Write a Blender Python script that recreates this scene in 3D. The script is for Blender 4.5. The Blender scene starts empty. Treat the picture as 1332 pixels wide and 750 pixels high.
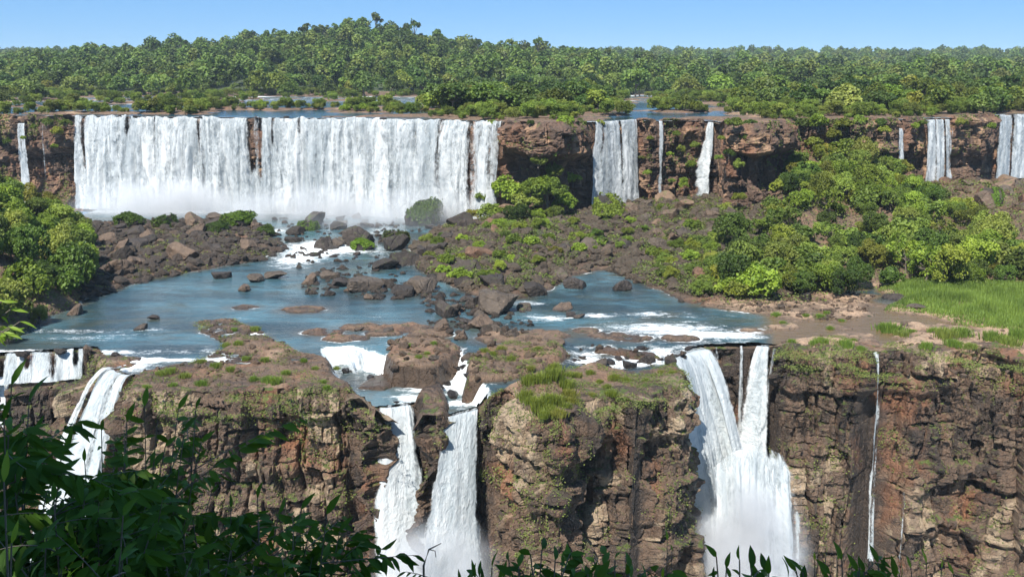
import bpy, math, random
import numpy as np
from mathutils import Vector, Matrix

random.seed(7)
RNG = np.random.default_rng(7)
R = math.radians
scene = bpy.context.scene
COL = scene.collection

# ------------------------------------------------------------------ camera, sky, sun, exposure
F_PX, CX, CY = 1279.0, 666.0, 375.0          # focal length in pixels of the 1332 x 750 photograph
PITCH = R(12.3)
CAM_Z = 15.0
cam_data = bpy.data.cameras.new("camera")
cam_data.sensor_width = 36.0
cam_data.lens = 36.0 * F_PX / 1332.0
cam_data.clip_start = 0.1
cam_data.clip_end = 20000.0
cam = bpy.data.objects.new("camera", cam_data)
COL.objects.link(cam)
cam.location = (0, 0, CAM_Z)
cam.rotation_euler = (math.pi / 2 - PITCH, 0, 0)
scene.camera = cam

SUN_ELEV, SUN_AZ = R(52), R(205)             # azimuth from +Y towards +X: behind the camera, to its left
SUN_DIR = Vector((math.sin(SUN_AZ) * math.cos(SUN_ELEV), math.cos(SUN_AZ) * math.cos(SUN_ELEV), math.sin(SUN_ELEV)))
world = bpy.data.worlds.new("World")
scene.world = world
world.use_nodes = True
wn = world.node_tree
sky = wn.nodes.new("ShaderNodeTexSky")
sky.sky_type = 'NISHITA'
sky.sun_disc = False
sky.sun_elevation = SUN_ELEV
sky.sun_rotation = SUN_AZ
sky.altitude = 200
sky.air_density = 0.6
sky.dust_density = 0.1
sky.ozone_density = 2.0
hsv = wn.nodes.new("ShaderNodeHueSaturation")        # a clear, deep subtropical blue
hsv.inputs["Saturation"].default_value = 1.5
hsv.inputs["Hue"].default_value = 0.515
wn.links.new(sky.outputs[0], hsv.inputs["Color"])
evn = wn.nodes.new("ShaderNodeMix"); evn.data_type = 'RGBA'     # evens the sky out from zenith to horizon
evn.inputs[0].default_value = 0.72
evn.inputs[7].default_value = (1.85, 3.75, 6.3, 1)
wn.links.new(hsv.outputs[0], evn.inputs[6])
wn.links.new(evn.outputs[2], wn.nodes["Background"].inputs[0])
wn.nodes["Background"].inputs[1].default_value = 0.08
sun_data = bpy.data.lights.new("sun", 'SUN')
sun_data.energy = 5.0
sun_data.angle = R(0.5)
sun_data.color = (1.0, 0.96, 0.89)
sun = bpy.data.objects.new("sun", sun_data)
COL.objects.link(sun)
sun.location = (0, 0, 300)
sun.rotation_euler = (-SUN_DIR).to_track_quat('-Z', 'Y').to_euler()

scene.render.engine = 'CYCLES'
scene.view_settings.view_transform = 'Standard'
scene.view_settings.look = 'None'
scene.view_settings.gamma = 1.0
scene.view_settings.exposure = 0.85
cy = scene.cycles
cy.max_bounces = 6
cy.diffuse_bounces = 3
cy.glossy_bounces = 2
cy.transmission_bounces = 3
cy.transparent_max_bounces = 24
cy.volume_bounces = 1
cy.use_denoising = True
try:
    cy.denoiser = 'OPENIMAGEDENOISE'
    cy.denoising_input_passes = 'RGB_ALBEDO_NORMAL'
    cy.denoising_prefilter = 'ACCURATE'
except Exception:
    pass
cy.sample_clamp_indirect = 6.0
cy.use_adaptive_sampling = True
cy.adaptive_threshold = 0.015
cy.volume_step_rate = 2.0
cy.volume_max_steps = 96

# ------------------------------------------------------------------ picture <-> world
SP, CP = math.sin(PITCH), math.cos(PITCH)

def ray(px, py):
    u, v = (px - CX) / F_PX, (CY - py) / F_PX
    return np.array([u, CP + v * SP, -SP + v * CP])

def at_z(px, py, z):
    d = ray(px, py)
    t = (z - CAM_Z) / d[2]
    return np.array([d[0] * t, d[1] * t, z])

def at_y(px, py, Y):
    d = ray(px, py)
    t = Y / d[1]
    return np.array([d[0] * t, Y, CAM_Z + d[2] * t])

def project(x, y, z):
    zc = y * CP - (z - CAM_Z) * SP
    vc = y * SP + (z - CAM_Z) * CP
    return CX + F_PX * x / zc, CY - F_PX * vc / zc

def poly(pts, z):
    return np.array([at_z(p[0], p[1], p[2] if len(p) > 2 else z)[:2] for p in pts])

# ------------------------------------------------------------------ noise (numpy)
def _h(ix, iy, iz, seed):
    h = (ix.astype(np.int64) * 374761393 + iy.astype(np.int64) * 668265263 + iz.astype(np.int64) * 2147483647 + seed * 974634777) & 0xFFFFFFFF
    h = ((h ^ (h >> 13)) * 1274126177) & 0xFFFFFFFF
    h = ((h ^ (h >> 16)) * 2246822519) & 0xFFFFFFFF
    h = h ^ (h >> 15)
    return (h & 0xFFFFFF).astype(np.float64) / float(0x1000000)

def vn(x, y, z=None, seed=0):
    x, y = np.asarray(x, float), np.asarray(y, float)
    x, y = np.broadcast_arrays(x, y)
    if z is None:
        z = np.zeros_like(x)
    x, y, z = np.broadcast_arrays(x, y, np.asarray(z, float))
    ix, iy, iz = np.floor(x), np.floor(y), np.floor(z)
    fx, fy, fz = x - ix, y - iy, z - iz
    fx, fy, fz = [f * f * (3 - 2 * f) for f in (fx, fy, fz)]
    r = 0
    for a in (0, 1):
        for b in (0, 1):
            for c in (0, 1):
                w = (fx if a else 1 - fx) * (fy if b else 1 - fy) * (fz if c else 1 - fz)
                r = r + w * _h(ix + a, iy + b, iz + c, seed)
    return r * 2 - 1

def fbm(x, y, z=None, seed=0, octaves=4, gain=0.5):
    r, a, s, tot = 0, 1.0, 1.0, 0
    for o in range(octaves):
        r = r + a * vn(np.asarray(x) * s, np.asarray(y) * s, None if z is None else np.asarray(z) * s, seed + o * 17)
        tot += a
        a *= gain
        s *= 2.03
    return r / tot

def voro(x, y, seed=0, jitter=0.9):
    ix, iy = np.floor(x), np.floor(y)
    f1 = np.full(x.shape, 9.0)
    f2 = np.full(x.shape, 9.0)
    cx_, cy_ = np.zeros_like(x), np.zeros_like(x)
    dx_, dy_ = np.zeros_like(x), np.zeros_like(x)
    z0 = np.zeros_like(ix)
    for a in (-1, 0, 1):
        for b in (-1, 0, 1):
            jx, jy = ix + a, iy + b
            px = jx + 0.5 + jitter * (_h(jx, jy, z0, seed) - .5)
            py = jy + 0.5 + jitter * (_h(jx, jy, z0, seed + 5) - .5)
            d = np.hypot(px - x, py - y)
            m = d < f1
            f2 = np.where(m, f1, np.minimum(f2, d))
            cx_, cy_ = np.where(m, jx, cx_), np.where(m, jy, cy_)
            dx_, dy_ = np.where(m, x - px, dx_), np.where(m, y - py, dy_)
            f1 = np.where(m, d, f1)
    rnd = [_h(cx_, cy_, z0, seed + 100 + k) for k in range(4)]
    return f1, f2, rnd, dx_, dy_

def blocks(s, z, w, h, seed):
    """courses of rectangular blocks: random numbers per block, local coordinates, distance to the joint in metres"""
    zz = z / h
    r_ = np.floor(zz)
    zero = np.zeros_like(r_)
    cutz = .28 * (_h(r_, zero, zero, seed + 1) - .5)
    v = zz - r_
    ww = w * (.7 + .7 * _h(r_, zero, zero, seed + 2))
    ss = s / ww + 7.3 * _h(r_, zero, zero, seed + 3)
    c_ = np.floor(ss)
    u = ss - c_
    j0, j1 = .22 * (_h(c_, r_, zero, seed + 4) - .5), .22 * (_h(c_ + 1, r_, zero, seed + 4) - .5)
    d = np.minimum(np.minimum((u - np.minimum(0, j0) * 0) * ww, (1 - u) * ww), np.minimum(v, 1 - v) * h)
    rnd = [_h(c_, r_, zero, seed + 10 + k) for k in range(4)]
    return rnd, u - .5, v - .5, d

def sstep(a, b, x):
    t = np.clip((x - a) / (b - a), 0, 1)
    return t * t * (3 - 2 * t)

def sdist(P, X, Y):
    """signed distance to a closed polygon, negative inside"""
    shp = X.shape
    x, y = X.ravel(), Y.ravel()
    d2 = np.full(x.shape, 1e12)
    ins = np.zeros(x.shape, bool)
    n = len(P)
    for i in range(n):
        ax, ay = P[i]
        bx, by = P[(i + 1) % n]
        ex, ey = bx - ax, by - ay
        t = np.clip(((x - ax) * ex + (y - ay) * ey) / (ex * ex + ey * ey + 1e-12), 0, 1)
        d2 = np.minimum(d2, (x - ax - t * ex) ** 2 + (y - ay - t * ey) ** 2)
        c = (ay > y) != (by > y)
        with np.errstate(divide='ignore', invalid='ignore'):
            xi = ax + (y - ay) / (by - ay if by != ay else 1e-9) * ex
        ins ^= c & (x < xi)
    d = np.sqrt(d2)
    return np.where(ins, -d, d).reshape(shp)

def inpoly(P, x, y):
    return sdist(np.asarray(P, float), np.atleast_1d(np.asarray(x, float)), np.atleast_1d(np.asarray(y, float))) < 0

# ------------------------------------------------------------------ objects
def mk_mesh(name, V, F, mats=(), attrs=None, uv=None, smooth=False):
    me = bpy.data.meshes.new(name)
    V = np.asarray(V, np.float32)
    F = np.asarray(F, np.int32)
    n, k = F.shape
    me.vertices.add(len(V))
    me.vertices.foreach_set("co", V.ravel())
    me.loops.add(n * k)
    me.loops.foreach_set("vertex_index", F.ravel())
    me.polygons.add(n)
    me.polygons.foreach_set("loop_start", np.arange(0, n * k, k, dtype=np.int32))
    me.polygons.foreach_set("loop_total", np.full(n, k, np.int32))
    me.polygons.foreach_set("use_smooth", np.full(n, smooth, bool))
    if uv is not None:
        l = me.uv_layers.new(name="UVMap")
        l.data.foreach_set("uv", np.asarray(uv, np.float32)[F.ravel()].ravel())
    for key, val in (attrs or {}).items():
        a = me.attributes.new(key, 'FLOAT', 'POINT')
        a.data.foreach_set("value", np.asarray(val, np.float32).ravel())
    for m in mats:
        me.materials.append(m)
    me.update()
    me.validate()
    return me

def link(name, me, parent=None, loc=(0, 0, 0)):
    o = bpy.data.objects.new(name, me)
    COL.objects.link(o)
    o.location = loc
    if parent:
        o.parent = parent
    return o

def tag(o, label=None, cat=None, group=None, kind=None):
    if label: o['label'] = label
    if cat: o['category'] = cat
    if group: o['group'] = group
    if kind: o['kind'] = kind
    return o

def gridfaces(nu, nv, mask=None):
    i = np.arange(nu * nv).reshape(nu, nv)
    f = np.stack([i[:-1, :-1], i[1:, :-1], i[1:, 1:], i[:-1, 1:]], -1).reshape(-1, 4)
    if mask is not None:
        f = f[mask.ravel()]
    return f

def compact(V, F, *arrs):
    u, inv = np.unique(F.ravel(), return_inverse=True)
    return (V[u], inv.reshape(F.shape)) + tuple(a[u] for a in arrs)

# ------------------------------------------------------------------ materials
def new_mat(name):
    m = bpy.data.materials.new(name)
    m.use_nodes = True
    nt = m.node_tree
    for n in list(nt.nodes):
        nt.nodes.remove(n)
    out = nt.nodes.new("ShaderNodeOutputMaterial")
    return m, nt, out

class NT:
    def __init__(s, nt): s.nt = nt
    def n(s, t, **kw):
        nd = s.nt.nodes.new(t)
        for k, v in kw.items(): setattr(nd, k, v)
        return nd
    def l(s, a, b): s.nt.links.new(a, b)
    def val(s, sock, v):
        if isinstance(v, bpy.types.NodeSocket): s.l(v, sock)
        else: sock.default_value = v
    def math(s, op, a, b=0.5, c=None, clamp=False):
        nd = s.n("ShaderNodeMath", operation=op, use_clamp=clamp)
        s.val(nd.inputs[0], a); s.val(nd.inputs[1], b)
        if c is not None: s.val(nd.inputs[2], c)
        return nd.outputs[0]
    def mix(s, f, a, b, mode='MIX'):
        nd = s.n("ShaderNodeMix", data_type='RGBA', blend_type=mode)
        s.val(nd.inputs[0], f)
        for i, v in ((6, a), (7, b)):
            if isinstance(v, tuple): v = tuple(v) + (1.0,) if len(v) == 3 else v
            s.val(nd.inputs[i], v)
        return nd.outputs[2]
    def ramp(s, f, lo, hi):
        nd = s.n("ShaderNodeMapRange", interpolation_type='SMOOTHSTEP')
        s.val(nd.inputs[0], f); nd.inputs[1].default_value = lo; nd.inputs[2].default_value = hi
        return nd.outputs[0]
    def noise(s, vec, scale, detail=3, rough=0.55, dist=0.0):
        nd = s.n("ShaderNodeTexNoise")
        s.l(vec, nd.inputs["Vector"])
        nd.inputs["Scale"].default_value = scale
        nd.inputs["Detail"].default_value = detail
        nd.inputs["Roughness"].default_value = rough
        nd.inputs["Distortion"].default_value = dist
        return nd.outputs["Fac"]
    def scaled(s, vec, sc, off=(0, 0, 0)):
        nd = s.n("ShaderNodeMapping")
        s.l(vec, nd.inputs[0]); nd.inputs[3].default_value = sc; nd.inputs[1].default_value = off
        return nd.outputs[0]
    def n_rgb(s, v):
        nd = s.n("ShaderNodeCombineColor")
        for i in range(3): s.l(v, nd.inputs[i])
        return nd.outputs[0]
    def attr(s, name):
        return s.n("ShaderNodeAttribute", attribute_name=name)
    def bump(s, h, strength, dist):
        nd = s.n("ShaderNodeBump")
        nd.inputs["Strength"].default_value = strength
        nd.inputs["Distance"].default_value = dist
        s.l(h, nd.inputs["Height"])
        return nd.outputs[0]

def rock_material(name, dark, mid, pale, rust, rust_amt=0.3, moss=0.35, bump=1.0, scale=1.0, use_tone=True, per_object=False, streak=0.5, wet=None):
    m, nt, out = new_mat(name)
    g = NT(nt)
    geo = g.n("ShaderNodeNewGeometry")
    P = geo.outputs["Position"]
    if per_object:
        P = g.n("ShaderNodeTexCoord").outputs["Object"]
        rnd = g.n("ShaderNodeObjectInfo")
    big = g.noise(P, 0.10 * scale, 3)
    mid_n = g.noise(P, 0.7 * scale, 5, 0.62)
    fine = g.noise(P, 3.6 * scale, 5, 0.65)
    st = g.noise(g.scaled(P, (1, 1, 0.14)), 0.42 * scale, 4, 0.6)
    c = g.mix(g.ramp(g.math('ADD', g.math('MULTIPLY', mid_n, .5), g.math('MULTIPLY', st, .5)), 0.36, 0.56), tuple(.5 * (a_ + b_) for a_, b_ in zip(dark, mid)), mid)
    if use_tone:
        tone = g.attr("tone").outputs["Fac"]
        c = g.mix(g.math('MULTIPLY', g.ramp(tone, 0.60, 0.98), .9), c, pale)
        c = g.mix(g.math('MULTIPLY', g.ramp(tone, 0.42, 0.05), 0.75), c, dark)
    c = g.mix(g.math('MULTIPLY', g.ramp(fine, 0.55, 0.78), 0.55), c, pale)
    c = g.mix(g.math('MULTIPLY', g.ramp(big, 0.62 - 0.3 * rust_amt, 0.86 - 0.3 * rust_amt), 0.85), c, rust)
    c = g.mix(g.math('MULTIPLY', g.ramp(st, 0.54, 0.68), streak), c, tuple(0.4 * v for v in dark))
    c = g.mix(g.math('MULTIPLY', g.ramp(fine, 0.46, 0.30), 0.6), c, tuple(0.55 * v for v in dark))
    if per_object:
        c = g.mix(1.0, c, rnd.outputs["Color"], 'MULTIPLY')
    # moss and lichen on upward faces
    nz = g.n("ShaderNodeSeparateXYZ"); g.l(geo.outputs["Normal"], nz.inputs[0])
    mo = g.noise(geo.outputs["Position"], 0.55, 4, 0.65)
    up = g.ramp(nz.outputs[2], 0.35, 0.85)
    lim = g.ramp(mo, 0.72 - 0.35 * moss, 0.84 - 0.35 * moss)
    if per_object:
        lim = g.math('MULTIPLY', lim, g.ramp(rnd.outputs["Alpha"], 0.0, 1.0))
    mossc = g.mix(fine, (0.035, 0.055, 0.012), (0.12, 0.15, 0.035))
    c = g.mix(g.math('MULTIPLY', up, lim), c, mossc)
    b = g.n("ShaderNodeBsdfPrincipled")
    b.inputs["Roughness"].default_value = 0.8
    b.inputs["Specular IOR Level"].default_value = 0.3
    if wet is not None:     # wet, dark stone just above the water level
        z = g.n("ShaderNodeSeparateXYZ"); g.l(geo.outputs["Position"], z.inputs[0])
        w = g.ramp(g.math('ADD', z.outputs[2], g.math('MULTIPLY', mid_n, 0.7)), wet + 0.95, wet + 0.35)
        c = g.mix(g.math('MULTIPLY', w, 0.65), c, tuple(0.35 * v for v in dark))
        g.l(g.math('SUBTRACT', 0.8, g.math('MULTIPLY', w, 0.45)), b.inputs["Roughness"])
    g.l(c, b.inputs["Base Color"])
    vo = g.n("ShaderNodeTexVoronoi", feature='DISTANCE_TO_EDGE')
    wv = g.n("ShaderNodeVectorMath", operation='ADD')
    g.l(g.scaled(P, (1, 1, .5)), wv.inputs[0])
    ns = g.n("ShaderNodeTexNoise"); g.l(P, ns.inputs["Vector"]); ns.inputs["Scale"].default_value = .5 * scale
    g.l(ns.outputs["Color"], wv.inputs[1])
    g.l(wv.outputs[0], vo.inputs["Vector"]); vo.inputs["Scale"].default_value = 0.62 * scale
    crack = g.ramp(vo.outputs["Distance"], 0.0, 0.07)
    h = g.math('ADD', g.math('MULTIPLY', mid_n, 1.1), g.math('MULTIPLY', fine, 0.6))
    h = g.math('ADD', h, g.math('MULTIPLY', crack, 0.22))
    g.l(g.bump(h, 1.0 * bump, 0.65 * bump), b.inputs["Normal"])
    g.l(b.outputs[0], out.inputs[0])
    return m

M_CLIFF = rock_material("basalt_cliff", (0.032, 0.027, 0.024), (0.138, 0.090, 0.061), (0.36, 0.27, 0.18), (0.22, 0.095, 0.048), 0.38, 0.60, streak=.7)
M_CLIFF_UP = rock_material("upper_basalt", (0.040, 0.031, 0.026), (0.125, 0.078, 0.054), (0.32, 0.20, 0.12), (0.21, 0.10, 0.055), 0.5, 0.45, scale=0.7)
M_BED = rock_material("riverbed_rock", (0.060, 0.043, 0.031), (0.18, 0.118, 0.078), (0.43, 0.29, 0.19), (0.23, 0.12, 0.068), 0.4, 0.42, use_tone=True, streak=0.2, wet=-33.0)
M_BOULDER = rock_material("boulder_rock", (0.036, 0.029, 0.025), (0.112, 0.089, 0.069), (0.25, 0.20, 0.15), (0.14, 0.092, 0.062), 0.12, 0.55, use_tone=False, per_object=True, streak=0.25, scale=1.4, wet=-33.0)

def leaf_material(name, dark, light, yellow, trans=0.3, gloss=0.25, use_color=True, rough=0.5, vary=False):
    m, nt, out = new_mat(name)
    g = NT(nt)
    t = g.attr("tint").outputs["Fac"]
    c = g.mix(t, dark, light)
    info = g.n("ShaderNodeObjectInfo")
    c = g.mix(g.math('MULTIPLY', g.ramp(info.outputs["Random"], 0.45, 1.0), 0.55), c, g.mix(t, tuple(.6 * v for v in yellow), yellow))
    if use_color:
        c = g.mix(1.0, c, info.outputs["Color"], 'MULTIPLY')
    if vary:
        fr = g.math('FRACT', g.math('MULTIPLY', info.outputs["Random"], 37.3))
        c = g.mix(1.0, c, g.n_rgb(g.math('ADD', 0.55, g.math('MULTIPLY', fr, 0.75))), 'MULTIPLY')
    d = g.n("ShaderNodeBsdfPrincipled")
    d.inputs["Roughness"].default_value = rough
    d.inputs["Specular IOR Level"].default_value = gloss
    g.l(c, d.inputs["Base Color"])
    tr = g.n("ShaderNodeBsdfTranslucent")
    g.l(g.mix(1.0, c, (1.25, 1.2, 0.55, 1), 'MULTIPLY'), tr.inputs[0])
    mx = g.n("ShaderNodeMixShader")
    mx.inputs[0].default_value = trans
    g.l(d.outputs[0], mx.inputs[1]); g.l(tr.outputs[0], mx.inputs[2])
    g.l(mx.outputs[0], out.inputs[0])
    return m

M_LEAF = leaf_material("leaf_bush", (0.060, 0.105, 0.016), (0.215, 0.285, 0.042), (0.30, 0.30, 0.06), vary=True)
M_FOREST = leaf_material("leaf_forest", (0.035, 0.080, 0.018), (0.165, 0.235, 0.042), (0.25, 0.26, 0.055), vary=True)
M_GRASS = leaf_material("leaf_grass", (0.075, 0.14, 0.022), (0.19, 0.29, 0.05), (0.25, 0.28, 0.07), 0.35)
M_COVER = leaf_material("leaf_cover", (0.075, 0.11, 0.022), (0.20, 0.24, 0.055), (0.25, 0.25, 0.08), 0.3)
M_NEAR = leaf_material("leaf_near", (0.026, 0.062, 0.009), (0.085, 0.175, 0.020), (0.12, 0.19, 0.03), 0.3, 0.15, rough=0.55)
M_LIME = leaf_material("leaf_lime", (0.13, 0.22, 0.02), (0.26, 0.36, 0.04), (0.30, 0.38, 0.05), 0.45, 0.4)

def bark_material():
    m, nt, out = new_mat("bark")
    g = NT(nt)
    P = g.n("ShaderNodeTexCoord").outputs["Object"]
    c = g.mix(g.noise(g.scaled(P, (1, 1, 0.25)), 5, 4), (0.05, 0.038, 0.028), (0.20, 0.165, 0.125))
    b = g.n("ShaderNodeBsdfPrincipled")
    b.inputs["Roughness"].default_value = 0.85
    g.l(c, b.inputs["Base Color"]); g.l(b.outputs[0], out.inputs[0])
    return m
M_BARK = bark_material()

def ground_material(name, a, b_):
    m, nt, out = new_mat(name)
    g = NT(nt)
    P = g.n("ShaderNodeNewGeometry").outputs["Position"]
    c = g.mix(g.ramp(g.noise(P, 0.05, 5), 0.35, 0.65), a, b_)
    c = g.mix(g.math('MULTIPLY', g.noise(P, 0.9, 4), 0.6), c, tuple(.5 * v for v in a))
    b = g.n("ShaderNodeBsdfPrincipled")
    b.inputs["Roughness"].default_value = 0.9
    g.l(c, b.inputs["Base Color"]); g.l(b.outputs[0], out.inputs[0])
    return m
M_SOIL = ground_material("forest_floor", (0.035, 0.05, 0.018), (0.06, 0.075, 0.025))

def water_material(name, deep, shallow, sc):
    m, nt, out = new_mat(name)
    g = NT(nt)
    P = g.n("ShaderNodeNewGeometry").outputs["Position"]
    foam = g.attr("foam").outputs["Fac"]
    shal = g.attr("shallow").outputs["Fac"]
    n1 = g.noise(g.scaled(P, (0.55, 1, 1)), 0.9 * sc, 4, 0.6, 0.6)
    n2 = g.noise(P, 2.6 * sc, 5, 0.7)
    big = g.noise(g.scaled(P, (0.5, 1, 1)), 0.06 * sc, 4, 0.55, 0.8)
    c = g.mix(g.ramp(big, 0.35, 0.7), tuple(.5 * v for v in deep), tuple(1.9 * v for v in deep))  # broad brighter patches paint sky reflection into the water's base colour
    murk = g.noise(g.scaled(P, (0.6, 1, 1), (31, 7, 0)), 0.11 * sc, 4, 0.6, 0.5)
    c = g.mix(g.math('MULTIPLY', g.ramp(murk, .50, .68), .75), c, (0.050, 0.058, 0.042))
    lines = g.noise(g.scaled(P, (0.16, 1.1, 1), (3, 17, 0)), 0.55 * sc, 4, 0.6, 1.2)
    c = g.mix(g.math('MULTIPLY', g.ramp(lines, .52, .62), .45), c, tuple(.35 * v for v in deep))
    c = g.mix(shal, c, shallow)
    fn = g.math('ADD', g.math('MULTIPLY', n1, 0.7), g.math('MULTIPLY', n2, 0.45))
    fm = g.ramp(g.math('ADD', g.math('MULTIPLY', foam, 0.75), g.math('SUBTRACT', fn, 0.5)), 0.26, 0.66)
    c = g.mix(fm, c, (0.82, 0.84, 0.83))
    b = g.n("ShaderNodeBsdfPrincipled")
    g.l(c, b.inputs["Base Color"])
    g.l(g.math('ADD', 0.10, g.math('MULTIPLY', fm, 0.6)), b.inputs["Roughness"])
    b.inputs["IOR"].default_value = 1.33
    h = g.math('ADD', g.math('MULTIPLY', n1, 0.6), g.math('ADD', g.math('MULTIPLY', n2, 0.25), g.math('MULTIPLY', lines, .5)))
    g.l(g.bump(h, 0.6, 0.35), b.inputs["Normal"])
    g.l(b.outputs[0], out.inputs[0])
    return m
M_WATER = water_material("river_water", (0.034, 0.076, 0.092), (0.13, 0.085, 0.045), 1.0)
M_WATER_UP = water_material("upper_river_water", (0.020, 0.055, 0.085), (0.10, 0.07, 0.04), 0.45)

def fall_material(name, su, sv, body=0.5, tint=(0.62, 0.67, 0.68)):
    m, nt, out = new_mat(name)
    g = NT(nt)
    uv = g.n("ShaderNodeTexCoord").outputs["UV"]
    dens = g.attr("dens").outputs["Fac"]
    st = g.noise(g.scaled(uv, (1.0 * su, 0.045 * sv, 1)), 1.0, 4, 0.62, 0.15)
    rag = g.noise(g.scaled(uv, (1.6 * su, 0.42 * sv, 1), (9, 3, 0)), 1.0, 5, 0.7, 0.4)
    fine = g.noise(g.scaled(uv, (4.2 * su, 1.0 * sv, 1), (2, 7, 0)), 1.0, 3, 0.7)
    colm = g.noise(g.scaled(uv, (0.33 * su, 0.018 * sv, 1), (4, 1, 0)), 1.0, 3, 0.55, 0.1)
    a = g.math('ADD', g.math('MULTIPLY', g.math('SUBTRACT', st, 0.5), 1.9), g.math('MULTIPLY', g.math('SUBTRACT', rag, 0.5), 1.3))
    a = g.math('ADD', a, g.math('MULTIPLY', g.math('SUBTRACT', fine, 0.5), 0.8))
    a = g.math('ADD', a, g.math('MULTIPLY', g.math('SUBTRACT', colm, 0.5), 1.5))
    al = g.ramp(g.math('ADD', a, g.math('SUBTRACT', g.math('MULTIPLY', dens, 1.7), 0.95)), -0.35, 0.45)
    col = g.mix(g.ramp(g.math('ADD', g.math('MULTIPLY', colm, .45), g.math('ADD', g.math('MULTIPLY', rag, 0.35), g.math('MULTIPLY', st, 0.2))), 0.41, 0.64), tint, (0.70, 0.715, 0.71))
    d = g.n("ShaderNodeBsdfDiffuse")
    g.l(col, d.inputs[0])
    g.l(g.bump(g.math('ADD', rag, g.math('MULTIPLY', fine, .4)), 0.7, 0.7), d.inputs["Normal"])
    tr = g.n("ShaderNodeBsdfTranslucent"); g.l(col, tr.inputs[0])
    mx = g.n("ShaderNodeMixShader"); mx.inputs[0].default_value = 0.25
    g.l(d.outputs[0], mx.inputs[1]); g.l(tr.outputs[0], mx.inputs[2])
    tp = g.n("ShaderNodeBsdfTransparent")
    m2 = g.n("ShaderNodeMixShader")
    g.l(al, m2.inputs[0]); g.l(tp.outputs[0], m2.inputs[1]); g.l(mx.outputs[0], m2.inputs[2])
    g.l(m2.outputs[0], out.inputs[0])
    return m
M_FALL_FAR = fall_material("falling_water_far", 0.42, 0.9, tint=(0.36, 0.40, 0.42))
M_FALL = fall_material("falling_water", 1.1, 1.6, tint=(0.46, 0.51, 0.53))

# ------------------------------------------------------------------ middle basin: rock and water heights
WL = -33.0          # middle pool level
WL2 = -36.0         # small lower pool in front of it

EDGE_PX = [(-420, 478), (-200, 468), (0, 461), (60, 457), (116, 453), (128, 466), (140, 472), (147, 486), (169, 490), (163, 505), (172, 515),
           (250, 515), (330, 514), (400, 512), (455, 509), (468, 514), (487, 526),
           (491, 532, WL2), (537, 527, WL2), (541, 519, -35), (549, 535, -35), (574, 546, -35), (577, 545, WL2), (622, 533, WL2),
           (624, 518), (663, 515), (690, 535), (727, 552), (739, 549), (743, 530), (769, 527), (816, 519), (824, 531), (832, 528), (846, 520),
           (870, 512), (888, 506), (892, 491), (882, 478), (873, 467),
           (885, 458), (905, 452), (925, 450), (950, 449), (985, 448), (1006, 450), (1014, 457),
           (1040, 461), (1080, 461), (1127, 463), (1140, 459), (1150, 463), (1187, 463), (1240, 460), (1289, 458), (1310, 468), (1332, 474), (1450, 480), (1750, 484)]
EDGE = poly(EDGE_PX, WL)
EDGE_AREA = np.vstack([EDGE, [[400, 700], [-400, 700]]])

# upper cliff line, top at z = 0
UP_PX = [(-420, 153), (-150, 151), (0, 150), (60, 150.5), (95, 151), (200, 152), (330, 153), (450, 154), (560, 156), (655, 159), (672, 161), (700, 162.5), (730, 162), (760, 159),
         (830, 156), (845, 157.5), (900, 157), (932, 157), (945, 161), (980, 163), (1015, 162), (1030, 157), (1100, 157), (1160, 156), (1200, 154), (1240, 153), (1290, 151), (1300, 149), (1332, 148.5), (1500, 147), (1800, 148)]
UP = poly(UP_PX, 0.0)

def up_y(x):
    return np.interp(x, UP[:, 0], UP[:, 1])

P_LEFTFLAT = poly([(248, 418), (300, 414), (345, 432), (395, 458), (432, 466), (441, 490), (452, 500), (510, 556), (455, 545), (400, 548), (250, 552), (165, 552), (150, 520), (160, 502), (172, 484), (205, 477), (262, 467), (288, 452), (258, 432)], WL)
P_SLAB = poly([(122, 470), (118, 462), (150, 460), (190, 464), (188, 474), (150, 482), (128, 478)], WL)
P_RFRONT = poly([(1006, 450), (1030, 444), (1060, 438), (1100, 441), (1128, 450), (1140, 462), (1150, 450), (1190, 436), (1260, 432), (1332, 430), (1750, 420), (1750, 500), (1006, 500)], WL)
P_RFLAT = poly([(905, 398), (940, 404), (1000, 411), (1060, 417), (1105, 418), (1135, 410), (1128, 396), (1150, 384), (1000, 372), (900, 382)], WL)
P_RSHALLOW = poly([(985, 408), (1040, 398), (1130, 390), (1240, 410), (1400, 425), (1400, 470), (1010, 470), (1000, 440)], WL)
P_GRASS = poly([(1140, 376), (1200, 366), (1332, 372), (1750, 380), (1750, 446), (1332, 440), (1260, 427), (1210, 413), (1150, 404), (1165, 392)], WL)
P_TALUS = poly([(640, 268), (600, 275), (560, 298), (532, 326), (540, 352), (600, 380), (640, 393), (690, 388), (722, 374), (745, 360), (785, 352), (832, 370), (872, 386), (900, 396), (1000, 390), (1150, 374), (1332, 376), (1800, 376), (1800, 240), (640, 240)], WL)
P_LFIELD = poly([(100, 405), (125, 386), (160, 378), (205, 362), (260, 354), (300, 346), (345, 340), (372, 326), (360, 308), (348, 292), (300, 288), (200, 291), (100, 291), (40, 330)], WL)
P_LBANK = poly([(-20, 452), (25, 438), (60, 412), (100, 402), (118, 372), (112, 320), (70, 296), (-500, 290), (-600, 452)], WL)
P_LEDGE = poly([(500, 466), (512, 443), (560, 439), (602, 452), (597, 468), (565, 482), (512, 479)], WL)
P_ROCKB = poly([(605, 499), (607, 468), (636, 452), (700, 445), (742, 457), (737, 472), (695, 488), (660, 497)], WL)
P_BUTT = poly([(622, 522), (660, 506), (700, 488), (740, 482), (775, 474), (800, 482), (845, 480), (878, 474), (900, 490), (900, 520), (727, 565), (640, 530)], WL)
P_POOL2 = poly([(425, 464), (455, 462), (500, 478), (560, 484), (592, 472), (606, 503), (626, 518), (640, 560), (480, 560), (500, 535), (470, 517), (443, 500)], -34.6)
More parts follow.
